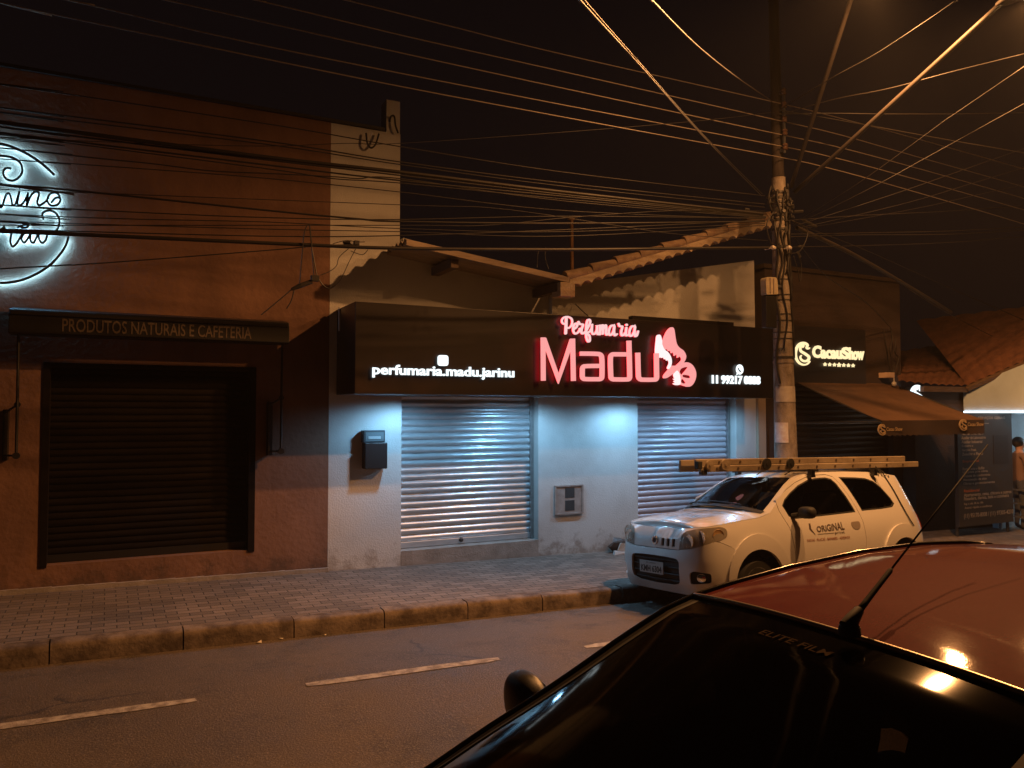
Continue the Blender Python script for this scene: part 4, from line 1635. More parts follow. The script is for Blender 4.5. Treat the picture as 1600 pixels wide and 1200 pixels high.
tele = [
    ('thin cable topmost across the beige wall strip, sloping to the pole clamps', [(-200, 108), (0, 132), (420, 194), (625, 229), (880, 269), (1195, 306)], .006),
    ('second thin cable under the topmost one over the beige wall strip', [(-200, 140), (0, 168), (420, 221), (625, 253), (880, 286), (1195, 319)], .007),
    ('thin cable close above the thick upper bundle on the brown wall', [(-200, 146), (0, 175), (420, 226), (625, 257), (880, 291), (1195, 324)], .006),
    ('thick black cable bundle crossing the brown wall above the round sign', [(-200, 162), (0, 191), (420, 246), (625, 269), (880, 300), (1192, 334)], .020),
    ('thin cable twisted against the underside of the thick upper bundle', [(-200, 170), (0, 198), (240, 228), (420, 250), (625, 274), (880, 304), (1192, 336)], .009),
    ('cable running just below the thick upper bundle into the round sign', [(-200, 180), (0, 207), (420, 258), (625, 282), (880, 307), (1190, 338)], .009),
    ('thin sagging cable second below the thick upper bundle', [(-200, 184), (0, 210), (420, 264), (520, 279), (625, 286), (880, 311), (1190, 339)], .006),
    ('wavy slack cable dipping below the upper bundle near the beige strip', [(-200, 212), (0, 231), (150, 247), (240, 256), (330, 267), (420, 271), (520, 276), (560, 279), (625, 279), (880, 314), (1190, 340)], .006),
    ('thin cable falling from the round sign top to the middle of the beige strip', [(-200, 232), (0, 248), (200, 262), (420, 279), (625, 300), (880, 329), (1190, 342)], .005),
    ('black cable crossing the lettering vino on the round sign', [(-200, 262), (0, 288), (110, 297), (420, 329), (560, 342), (625, 346), (880, 349), (1195, 346)], .010),
    ('thin cable nearly level across the middle of the brown wall', [(-200, 305), (0, 320), (200, 331), (420, 340), (625, 343), (880, 338), (1195, 341)], .006),
    ('thin cable below the level one, passing under the word vino', [(-200, 318), (0, 334), (200, 342), (420, 347), (625, 357), (880, 362), (1195, 349)], .005),
    ('thin cable third above the thick lower cable on the beige strip', [(-200, 330), (0, 345), (420, 358), (625, 362), (880, 369), (1195, 352)], .005),
    ('thin straight cable just above the thick lower cable', [(-200, 352), (0, 358), (420, 369), (625, 368), (880, 359), (1195, 344)], .006),
    ('thick black lower cable crossing the word on the round sign and the roofs', [(-200, 356), (0, 361), (420, 380), (625, 388), (880, 390), (1080, 388), (1213, 387)], .019),
    ('thin cable climbing from the awning side to join the thick lower cable', [(-200, 432), (0, 420), (160, 411), (420, 391), (500, 384), (560, 382)], .006),
    ('thin line rising from the pier on the parapet to the pole top', [(-200, 190), (0, 214), (380, 228), (540, 224), (625, 224), (900, 205), (1100, 188), (1210, 175)], .004),
    ('thin wire climbing over the antenna mast towards the pole clamps', [(625, 352), (760, 352), (900, 339), (1060, 329), (1195, 330)], .005),
    ('thin wire falling across the antenna mast below the clamp height', [(625, 320), (780, 326), (960, 352), (1060, 366), (1200, 376)], .004),
]
for lb, L, r_ in tele:
    cable('telephone_cable', lb, 'cables strung over the brown wall', [(x, y, YL + (7.68 - YL) * smooth01((x - 100) / 1000)) for x, y in L], r_, ext=(16 if L[0][0] < 0 else 4, 0))

# wires right of the pole
right = [
    ('upper of the two near level cables right of the pole', [(1225, 345, 7.66), (1340, 337, 7.6), (1480, 330, 7.6), (1600, 322, 7.6), (1750, 316, 7.6)], .006, 'wire'),
    ('pale level cable beneath the near level pair', [(1235, 366, 7.66), (1340, 364, 7.6), (1480, 361, 7.6), (1600, 355, 7.6), (1750, 350, 7.6)], .006, 'wire'),
    ('second pale level cable lying close under the first', [(1235, 370, 7.66), (1340, 367, 7.6), (1480, 366, 7.6), (1600, 360, 7.6), (1750, 356, 7.6)], .006, 'wire'),
    ('thin dark level cable lowest of the level ones right of the pole', [(1230, 386, 7.66), (1340, 384, 7.6), (1480, 379, 7.6), (1600, 370, 7.6), (1750, 362, 7.6)], .006, 'cable'),
    ('wire fanning steeply up from the pole clamps toward the lamp', [(1238, 350, 7.66), (1340, 287, 6.4), (1480, 186, 5.4), (1600, 104, 4.8)], .0036, 'cable'),
    ('wire fanning up below the steepest one right of the pole', [(1240, 352, 7.66), (1360, 294, 6.6), (1600, 162, 5.2)], .004, 'cable'),
    ('wire fanning gently up to the frame edge above the power wires', [(1245, 352, 7.66), (1400, 302, 6.9), (1600, 232, 6.2)], .0036, 'cable'),
    ('lowest wire of the upward fan right of the pole', [(1250, 356, 7.66), (1420, 316, 7.0), (1600, 262, 6.4)], .0036, 'cable'),
    ('wire leaving the clamps almost along the lowest power wire', [(1250, 358, 7.66), (1430, 326, 7.2), (1600, 288, 6.6)], .0036, 'cable'),
    ('thick brown cable bundle falling from the pole toward the tiled house', [(1245, 356, 7.7), (1330, 396, 8.0), (1420, 448, 8.5), (1486, 488, 9.0)], .030, 'lamp_arm'),
    ('thin cable falling to the tiled roof right of the brown bundle', [(1250, 352, 7.7), (1350, 390, 8.2), (1480, 448, 8.8), (1600, 500, 9.2)], .007, 'cable'),
    ('thin cable running on from the brown bundle to the tiled house eave', [(1420, 452, 8.5), (1486, 492, 9.0), (1560, 530, 9.6)], .006, 'wire'),
    ('drop wire curving down from the pole to the dark shop wall', [(1242, 372, 7.7), (1290, 430, 8.3), (1350, 470, 9.0), (1392, 512, 9.58)], .006, 'cable'),
]
for lb, L, r_, mt_ in right:
    cable('overhead_cable', lb, 'cables right of the pole', L, r_, mt_, ext=(0, 9 if L[-1][0] >= 1600 and L[-1][1] < 420 else 0))

cross = [
    ('paired service wires dropping steeply from the sky to the pole clamps', [(880, -40, 3.2), (906, 0, 3.6), (1000, 103, 5.0), (1100, 215, 6.5), (1190, 306, 7.66)], .007),
    ('second strand of the paired service wires dropping steeply to the pole', [(888, -40, 3.3), (913, 0, 3.7), (1000, 99, 5.05), (1100, 212, 6.55), (1191, 303, 7.66)], .005),
    ('twisted service wire dropping to the upper part of the pole', [(985, -40, 3.2), (1018, 0, 3.6), (1090, 72, 5.4), (1150, 120, 6.6), (1206, 158, 7.66)], .007),
    ('twisted wire slanting up from the pole to the top edge near the lamp', [(1216, 172, 7.66), (1300, 122, 6.2), (1366, 86, 5.4), (1440, 38, 4.8), (1495, 0, 4.4), (1540, -34, 4.1)], .006),
    ('twisted wire running from the pole to the frame edge below the lamp', [(1216, 180, 7.66), (1300, 156, 7.0), (1390, 138, 6.2), (1480, 114, 5.6), (1600, 84, 5.0), (1700, 58, 4.6)], .006),
    ('twisted level wire right of the pole at the height of its top', [(1218, 178, 7.66), (1300, 177, 7.2), (1380, 178, 6.8), (1490, 178, 6.4), (1600, 176, 6.1), (1700, 175, 5.8)], .006),
    ('twisted wire falling gently right from the top of the pole', [(1218, 172, 7.66), (1290, 184, 7.3), (1390, 202, 6.9), (1490, 220, 6.5), (1560, 232, 6.2), (1700, 256, 5.8)], .006),
]
for lb, L, r_ in cross:
    cable('service_wire', lb, 'service wires across the street', L, r_, 'wire', ext=(7, 0) if L[0][1] < 0 else (0, 7))

# splices hanging on the lower thick cable
YC = YL + (7.68 - YL) * smooth01(0.4)
sb = empty('cable_splice', P(555, 382, YC - .03), 'black splice box clipped on the thick lower cable over the beige strip', 'cable splice')
m = MB()
m.tube([P(536, 379, YC), P(546, 380, YC), P(550, 384, YC)], [0.012, 0.03, 0.03], 8)
m.box(*sum([[a, b] for a, b in zip(P(553, 384, YC - .04), P(560, 377, YC + .04))], [])) if False else None
a_, b_ = P(553, 386, YC), P(560.5, 377, YC)
m.box(a_.x, b_.x, YC - 0.03, YC + 0.03, a_.z, b_.z)
bx = m.build('box', M['cable'])
m = MB()
for L in ([(545, 388), (530, 402), (526, 415), (515, 424), (500, 430)], [(556, 388), (545, 410), (530, 440), (512, 452)], [(520, 381), (540, 376), (560, 378), (570, 378)], [(575, 390), (566, 398), (548, 392)]):
    m.tube([P(q.x, q.y, YC) for q in catmull([(*q, 0) for q in L], 5)], 0.004, 5)
tl = m.build('loose_wire', M['cable'])
under(sb, bx, tl)
sb2 = empty('drop_clamp', P(475, 445, YC), 'black drop clamp hanging in a wire loop before the brown wall', 'cable clamp')
m = MB()
m.tube([P(456, 452, YC), P(470, 446, YC), P(487, 440, YC)], [0.016, 0.026, 0.022], 8)
a_, b_ = P(486, 439, YC), P(498, 431, YC)
m.box(a_.x, b_.x, YC - 0.03, YC + 0.03, a_.z, b_.z)
bx = m.build('clamp_body', M['cable'])
m = MB()
for L in ([(468, 448), (472, 400), (476, 362), (483, 351), (486, 370), (489, 410), (491, 432)], [(484, 354), (487, 385), (495, 432)], [(456, 452), (435, 470), (408, 492)], [(460, 452), (455, 470), (448, 482)], [(498, 436), (505, 446), (515, 451), (524, 446)]):
    m.tube([P(q.x, q.y, YC) for q in catmull([(*q, 0) for q in L], 5)], 0.006, 5)
tl = m.build('loose_wire', M['cable'])
under(sb2, bx, tl)
cable('loose_cable', 'loose cable loop hanging over the parapet near the pier', None, [(572, 208, 9.6), (574, 224, 9.58), (580, 231, 9.58), (587, 225, 9.58), (592, 209, 9.6)], .012)
cable('loose_cable', 'short cable draped over the parapet pier itself', None, [(609, 190, 9.6), (611, 182, 9.6), (616, 182, 9.6), (618, 196, 9.6), (622, 208, 9.6)], .012)
cable('hanging_wire', 'thin wire hanging left of the antenna mast above the roof', None, [(842, 390, 7.85), (840, 400, 7.85), (839, 418, 7.85)], .004)
cable('hanging_wire', 'thin wire looped from the thick lower cable beside the antenna mast', None, [(852, 386, 7.85), (852, 404, 7.85), (857, 420, 7.85)], .004)
cable('sign_cable', 'short cable running down the wall to the top edge of the sign', None, [(899, 475, 9.6), (908, 484, 9.4), (919, 494, 9.1)], .007)
# ------------------------------------------------------------------ chocolate shop right of the pole
cs_ = empty('chocolate_shop', (11.3, YW, 0), 'dark brown chocolate shop front with closed shutters under a sloping canvas awning', 'building')
M['dark_wall'] = pbr('dark_brown_render', (0.050, 0.030, 0.022), 0.8, col2=(0.032, 0.02, 0.015), scale=2, bump=0.3)
CX0, CX1 = 9.66, 13.02
m = MB()
m.box(CX0, CX1, YW, YW + 0.25, 2.62, 4.55)
m.box(CX0, 10.30, YW, YW + 0.25, -0.4, 2.615)
m.box(12.78, CX1, YW, YW + 0.25, -0.4, 2.615)
m.box(CX0, CX0 + 0.2, YW + 0.251, 16, -0.4, 4.4)
m.box(CX1 - 0.2, CX1, YW + 0.251, 16, -0.4, 4.4)
wl_ = m.build('wall', M['dark_wall'])
m = MB()
m.box(10.24, 12.0, YW - 0.06, YW - 0.002, 2.64, 3.62)
fp = m.build('sign_panel', pbr('matt_black_panel', (0.016, 0.011, 0.010), 0.5))
sm = shutter_mesh(10.31, 12.77, -0.15, 2.6, YW + 0.12, 0.10, 0.012, 0.15, 8, 8)
csh = sm.build('roller_shutter', pbr('dark_shutter', (0.016, 0.012, 0.011), 0.4, metal=0.3), smooth=True, angle=40)
m = MB()
m.box(10.31, 12.77, YW + 0.09, YW + 0.108, P(1330, 661, YW).z - 0.012, P(1330, 661, YW).z + 0.012)
m.build('cross_bar', M['steel'], csh)
m = MB()
m.box(CX0 - 0.05, CX1 + 0.02, YW - 0.04, YW + 0.3, 4.552, 4.62)
cp_ = m.build('coping', M['dark_wall'])
m = MB()
m.box(CX0 + .2, CX1 - .2, YW + 0.25, 16, 4.3, 4.38)
rf_ = m.build('roof', M['concrete'])
under(cs_, wl_, fp, csh, cp_, rf_)

# lit sign letters, cream
M['cream_letter'] = glow('lit_cream_letter', (1.0, 0.78, 0.42), 1.25)
YG = YW - 0.062
lg_ = empty('lit_sign', (11, YG, 3.0), 'glowing cream monogram and shop name on the dark wall right of the pole', 'sign')


def gframe(Yp, dy=0.0):
    def f(u, v, n):
        p = P(u, v, Yp)
        return Vector((p.x, Yp - dy - n, p.z))
    return f


za = lambda x, y: (1230 + x * 0.0875, 520 + y * 0.0875)


def monogram(conv, Yp, wscale, mb, thin=False, dy=0.0):
    f = gframe(Yp, dy)
    C_ = [(368, 275), (345, 285), (322, 268), (335, 225), (300, 195), (240, 188), (180, 220), (138, 290), (122, 380), (140, 470), (190, 540), (260, 572), (330, 560), (375, 515)]
    S_ = [(255, 262), (268, 232), (235, 230), (208, 275), (220, 330), (290, 375), (350, 420), (362, 460), (330, 500), (275, 508), (225, 480), (208, 435), (225, 408)]
    tap1 = lambda t: 0.9 + 0.75 * math.sin(PI * min(1, t * 1.1))
    tap2 = lambda t: 0.7 + 0.85 * math.sin(PI * t)
    for k_, (L, tp) in enumerate(((C_, tap1), (S_, tap2))):
        pp = [(q.x, q.y) for q in catmull([(*conv(*q), 0) for q in L], 5)]
        mb.strip(pp, 2.6 * wscale, 0.012, lambda u, v, n, k_=k_: f(u, v, n + 0.001 * k_), taper=tp)


m = MB()
monogram(za, YG, 1.0, m, dy=0.025)
mg_ = m.build('monogram', M['cream_letter'])
m = MB()
f = gframe(YG, 0.025)
TXT = [('C', 1267, 1281.5, 559.5, 540), ('acau', 1279, 1314, 560.5, 546), ('S', 1312.5, 1325, 561.5, 543), ('how', 1323, 1348, 562.5, 543.5)]
tx = MB()
put_text(tx, 'C', lambda u, v, n: f(1267 + 14 * u, 559.5 - 19.5 * v, n), 0.012, bold=0.05)
put_text(tx, 'acau', lambda u, v, n: f(1280 + 33 * u, 560.5 - 14 * v + u, n + .001), 0.012, bold=0.045)
put_text(tx, 'S', lambda u, v, n: f(1312.5 + 12.5 * u, 561.5 - 19 * v, n), 0.012, bold=0.05)
put_text(tx, 'h', lambda u, v, n: f(1324 + 7 * u, 562 - 19 * v, n + .001), 0.012, bold=0.05)
put_text(tx, 'ow', lambda u, v, n: f(1330.5 + 17.5 * u, 562.8 - 14 * v, n), 0.012, bold=0.045)
lt_ = tx.build('lettering', M['cream_letter'])
m = MB()
stars = []
for i in range(7):
    cx, cy = za(650 + (1150 - 650) * i / 6, 565 + 22 * i / 6)
    r_ = 3.9 if i == 3 else 3.2
    pg = []
    for j in range(10):
        a = -PI / 2 + PI * j / 5
        q = r_ if j % 2 == 0 else r_ * 0.55
        pg.append((cx + q * math.cos(a), cy + q * math.sin(a)))
    m = MB()
    b_ = [f(u, v, 0.012) for u, v in pg] + [f(u, v, 0) for u, v in pg]
    m.add(b_, [tuple(range(10))] + [(j, j + 10, (j + 1) % 10 + 10, (j + 1) % 10) for j in range(10)])
    stars.append(m.build('star', M['cream_letter']))
under(lg_, mg_, lt_, *stars)
m = MB()
zb_ = lambda x, y: (1423.0 + (x - 122) * 0.070, 603.5 + (y - 188) * 0.070)
monogram(zb_, 9.35, 0.95, m)
tag(m.build('lit_monogram', M['white_letter']), 'small glowing white monogram on dark wall half hidden behind the awning', 'sign')

# canvas awning
M['canvas'] = pbr('brown_canvas', (0.13, 0.068, 0.036), 0.85, col2=(0.09, 0.047, 0.026), scale=3, bump=0.15, bscale=70)
M['dark_canvas'] = pbr('dark_canvas', (0.040, 0.024, 0.018), 0.8, bump=0.1)
ca = empty('canvas_awning', (11.6, 8.8, 2.4), 'brown canvas awning sloping from the dark shop with a printed valance', 'awning')
t0, t1 = P(1243, 596, YW - .02), P(1402, 607, YW - .02)
YA = 7.98
v0, v1 = P(1380, 657, YA), P(1520, 649, YA)
t1 = Vector((12.80, YW - .02, t0.z))
v1 = Vector((12.80, YA, v0.z))
m = MB()


def aw_f(u, v):
    a = t0.lerp(t1, u)
    b = Vector((t0.x, YA, v0.z)).lerp(v1, u)
    p = a.lerp(b, v)
    p.z -= 0.03 * math.sin(PI * v) + 0.008 * math.sin(u * 6 * PI) * math.sin(PI * v)
    return p


m.grid(aw_f, 30, 10)
top_ = m.build('canopy', M['canvas'], smooth=True)
m = MB()
vh = v0.z - P(1380, 681, YA).z
n = 60
m.grid(lambda u, v: (t0.x + (12.80 - t0.x) * u, YA - 0.004 - 0.012 * math.sin(u * 22) * v, v0.z - vh * v - (0.012 * math.sin(u * 40 * PI) if v > 0.99 else 0)), n, 3)
val = m.build('valance', M['dark_canvas'], smooth=True)
fm = []
for x_ in (t0.x + 0.02, 12.78):
    m = MB()
    m.tube([(x_, YW - 0.03, v0.z - 0.06), (x_, YA + 0.02, v0.z - 0.02)], 0.014, 6)
    m.tube([(x_, YA + 0.02, v0.z - 0.02), (x_, YW - 0.03, t0.z - 0.02)], 0.012, 6)
    fm.append(m.build('side_frame', M['dark_steel']))
for (xp, yp) in ((1373, 671.5), (1500, 664)):
    m = MB()
    zz = lambda x, y, xp=xp, yp=yp: (xp - 1 + (x - 122) * 0.042, yp - 8 + (y - 188) * 0.042)
    monogram(zz, YA - 0.02, 0.5, m)
    f = gframe(YA - 0.02)
    put_text(m, 'Cacau Show', lambda u, v, n, xp=xp, yp=yp: f(xp + 12 + 25 * u, yp + 2 - 6 * v - 0.3 * u, 0.001), 0, bold=0.02)
    put_text(m, 'chocolates finos', lambda u, v, n, xp=xp, yp=yp: f(xp + 16 + 18 * u, yp + 6 - 2.2 * v - 0.3 * u, 0.001), 0) if False else None
    fm.append(m.build('logo', pbr('printed_gold', (0.42, 0.30, 0.16), 0.6)))
under(ca, top_, val, *fm)

# notice board with the clinic listing
YB = 8.70
nb = empty('notice_board', (12.9, YB, 1), 'tall charcoal notice board with rows of pale text beyond the awning', 'notice board')
q0, q1, q2 = P(1499, 824, YB), P(1584, 812, YB), P(1499, 645, YB)
bx0, bx1, bz0, bz1 = q0.x, q1.x, q0.z, q2.z
m = MB()
m.box(bx0, bx1, YB, YB + 0.06, bz0, bz1)
bd = m.build('board', pbr('charcoal_board', (0.030, 0.028, 0.030), 0.5))
m = MB()
pz0, pz1 = P(1526, 735, YB).z, P(1526, 672, YB).z
m.box(P(1552, 700, YB).x, P(1575, 700, YB).x, YB - 0.006, YB - 0.001, P(1552, 725, YB).z, P(1552, 680, YB).z)
pc_ = m.build('picture_panel', pbr('dark_picture', (0.02, 0.016, 0.016), 0.5))
rows = [('SERVIÇOS GERAIS', 1528, 1570, 651, 656, 0), ('profissionais', 1527, 1545, 660.5, 663, 0),
        ('Auxiliar de Serviços', 1502, 1536, 676, 680.5, 0), ('Auxiliar de Laboratório', 1502, 1540, 682, 686.5, 0), ('Auxiliar Industrial', 1502, 1534.5, 688.5, 693, 0), ('Copeira e', 1502.5, 1520, 695, 699.5, 0), ('Garçom Freel.', 1503, 1525.5, 701.5, 706, 0), ('Zelador e Fiscal', 1503, 1535.5, 707.5, 712, 0),
        ('Empresarial', 1504, 1529, 719, 724, 1),
        ('Restaurante e Buffet', 1504, 1538, 730.5, 735, 0), ('Limpeza pós obra', 1504, 1543, 736, 740.5, 0), ('Limpeza de condomínio', 1504, 1547, 742, 747, 0), ('Manutenção de sítio', 1505, 1541.5, 748, 752.5, 0), ('Obras e gerenciamento', 1505, 1554, 754, 759, 0),
        ('Residencial', 1506, 1530, 765, 769.5, 1),
        ('Apartamento, casas, chácara e outros', 1506, 1580, 771, 778, 0), ('Passadeira, diarista, babá e cozinheira', 1506, 1576, 777, 783, 0), ('Seg. a sáb. 8h às 18h', 1506, 1536, 786, 790, 0), ('Atend. rápido e confiança', 1507, 1550, 792, 796.5, 0),
        ('(11) 95170-8008 / (11) 97305-4210', 1506, 1583, 803, 812, 0)]
f = gframe(YB, 0.003)
M['board_text'] = pbr('board_text', (0.36, 0.31, 0.26), 0.7)
M['board_heading'] = pbr('board_heading', (0.42, 0.12, 0.04), 0.7)
brows = []
for tx_, x0_, x1_, y0_, y1_, red in rows:
    mb0 = MB()
    sl = lambda u, y: y - (y - 643) / 1640.0 * (x1_ - x0_) * u
    put_text(mb0, tx_, lambda u, v, n: f(x0_ + (x1_ - x0_) * u, sl(u, y1_ - (y1_ - y0_) * v), 0), 0, bold=0.015)
    brows.append(mb0.build('heading' if red else 'text_line', M['board_heading' if red else 'board_text']))
m = MB()
for x_ in (bx0 + 0.04, bx1 - 0.08):
    m.box(x_, x_ + 0.04, YB + 0.062, YB + 0.10, walk_z(13, 8.7) - 0.02, bz0 + 0.5)
lg2 = m.build('support', M['dark_steel'])
under(nb, bd, pc_, lg2, *brows)

# tiled house beyond
th = empty('tiled_house', (14, 10, 0), 'dark house beyond the awning with a sagging red tiled roof', 'house')
M['red_tile'] = pbr('red_clay_tile', (0.17, 0.070, 0.036), 0.85, col2=(0.09, 0.038, 0.022), scale=7, bump=0.3)
ea = P(1404, 596, 9.2)
eb = P(1512, 600, 9.2)
ra = P(1395, 552, 12.6)
rb_ = P(1640, 503, 12.6)
m = MB()


def tl_f(u, v):
    a = ea.lerp(eb + Vector((0.9, 0, 0.0)), u)
    b = ra.lerp(rb_, u)
    p = a.lerp(b, v)
    p.z += 0.030 * abs(math.sin(u * 26 * PI / 2)) + 0.02 * ((v * 12) % 1.0) - 0.05 * math.sin(PI * u)
    return p


m.grid(tl_f, 208, 36)
rfl = m.build('roof', M['red_tile'], smooth=True, angle=50)
m = MB()
g0, g1 = P(1512, 603, 9.2), P(1640, 548, 7.9)
g2, g3 = g1 + Vector((2.2, 0, 1.1)), g0 + Vector((2.2, 2.6, 1.6))
vs = []


def gb(u, v):
    a = g0.lerp(g1, u)
    b = g3.lerp(g2, u)
    p = a.lerp(b, v)
    p.z += 0.03 * abs(math.sin(u * 9 * PI))
    return p


m.grid(gb, 90, 20)
rf2 = m.build('side_roof', M['red_tile'], smooth=True, angle=50)
m = MB()
m.tube([g0 + Vector((0, 0, -0.05)), g1 + Vector((0, 0, -0.05))], 0.06, 6)
bdg = m.build('barge_board', M['timber'])
m = MB()
m.box(13.04, 16.5, 9.40, 9.6, -0.5, 2.62)
m.box(13.04, 13.2, 9.601, 13, -0.5, 2.6)
hw_ = m.build('wall', M['dark_wall'])
m = MB()
m.box(13.06, 14.7, 9.22, 9.30, 2.53, 2.63)
fc_ = m.build('fascia', M['timber'])
under(th, rfl, rf2, bdg, hw_, fc_)

# bright open fronted snack bar at the far right
sn = empty('snack_bar', (15.6, 8.6, 0), 'brightly lit open shop front with white canopy at the far right', 'shop')
XS = 14.35
s0, s1 = PX(1505, 607, XS), PX(1600, 569, XS)
s2 = PX(1760, 505, XS)
zb0 = PX(1505, 642, XS).z
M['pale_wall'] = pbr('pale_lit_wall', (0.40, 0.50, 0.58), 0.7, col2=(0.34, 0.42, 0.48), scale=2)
m = MB()
poly = [(s0.y, zb0), (s2.y, zb0), (s2.y, s2.z), (s1.y, s1.z), (s0.y, s0.z)]
vs = [(XS, y, z) for y, z in poly] + [(XS + 0.12, y, z) for y, z in poly]
k = 5
m.add(vs, [tuple(range(k)), tuple(range(2 * k - 1, k - 1, -1))] + [(i, i + k, (i + 1) % k + k, (i + 1) % k) for i in range(k)])
can = m.build('canopy_side', M['pale_wall'])
m = MB()
m.box(XS + 0.121, XS + 6, 6.2, s0.y - 0.03, zb0 + 0.10, zb0 + 0.18)
soff = m.build('ceiling', M['pale_wall'])
m = MB()
m.box(XS + 5.9, XS + 6.0, 5.0, s0.y, -0.6, zb0 + 0.1)
m.box(XS + 0.75, XS + 5.89, s0.y - 0.14, s0.y - 0.04, -0.6, zb0 + 0.1)
bw_ = m.build('back_wall', M['pale_wall'])
m = MB()
m.box(XS - 0.03, XS + 0.03, s2.y, s0.y - 0.02, zb0 - 0.035, zb0 - 0.004)
strp = m.build('led_strip', glow('led_tube', (0.78, 0.93, 1.0), 4.0))
m = MB()
m.box(XS + 1.5, XS + 4.8, 8.0, 8.12, zb0 + 0.05, zb0 + 0.09)
tb_ = m.build('ceiling_tube', glow('ceiling_tube_light', (0.72, 0.92, 1.0), 22.0))
m = MB()
m.box(XS + 0.7, XS + 0.74, 8.1, 8.14, -0.2, 0.75)
m.box(XS + 0.7, XS + 0.74, 9.1, 9.14, -0.2, 0.75)
for z_ in (0.2, 0.45, 0.7):
    m.box(XS + 0.705, XS + 0.735, 8.141, 9.099, z_, z_ + 0.03)
rl = m.build('railing', M['steel'])
under(sn, can, soff, bw_, strp, tb_, rl)

# small fittings on the wall between dark shop and tiled house
fx = empty('wall_fitting', P(1394, 590, 9.4), 'small pale junction box with round lamp on the dark wall corner', 'wall fitting')
q0, q1 = P(1389.5, 590, 9.42), P(1398, 582, 9.42)
m = MB()
m.box(q0.x, q1.x, 9.42, 9.64, q0.z, q1.z)
b_ = m.build('box', pbr('ivory_box', (0.55, 0.40, 0.30), 0.6), bevel=0.006)
c = P(1397, 600, 9.42)
m = MB()
m.lathe([(0.0, -0.04), (0.035, -0.03), (0.05, 0.0), (0.035, 0.03), (0.0, 0.04)], c, (0, 1, 0), 12)
m.tube([c, (c.x, 9.42, q0.z - 0.002)], 0.01, 6)
l_ = m.build('lamp', pbr('grey_fitting', (0.4, 0.38, 0.36), 0.5), smooth=True)
m = MB()
for L in ([(1380, 515), (1385, 540), (1388, 560), (1392, 582)], [(1392, 512), (1394, 530), (1390, 548), (1396, 570), (1395, 582)], [(1400, 528), (1398, 550), (1404, 560), (1396, 582)]):
    m.tube([P(q.x, q.y, 9.5) for q in catmull([(*q, 0) for q in L], 5)], 0.010, 5)
w_ = m.build('cable_tangle', M['cable'])
under(fx, b_, l_, w_)

# ------------------------------------------------------------------ two people at the snack bar
M['skin'] = pbr('skin', (0.34, 0.19, 0.12), 0.55)
M['hair'] = pbr('dark_hair', (0.018, 0.012, 0.010), 0.55)


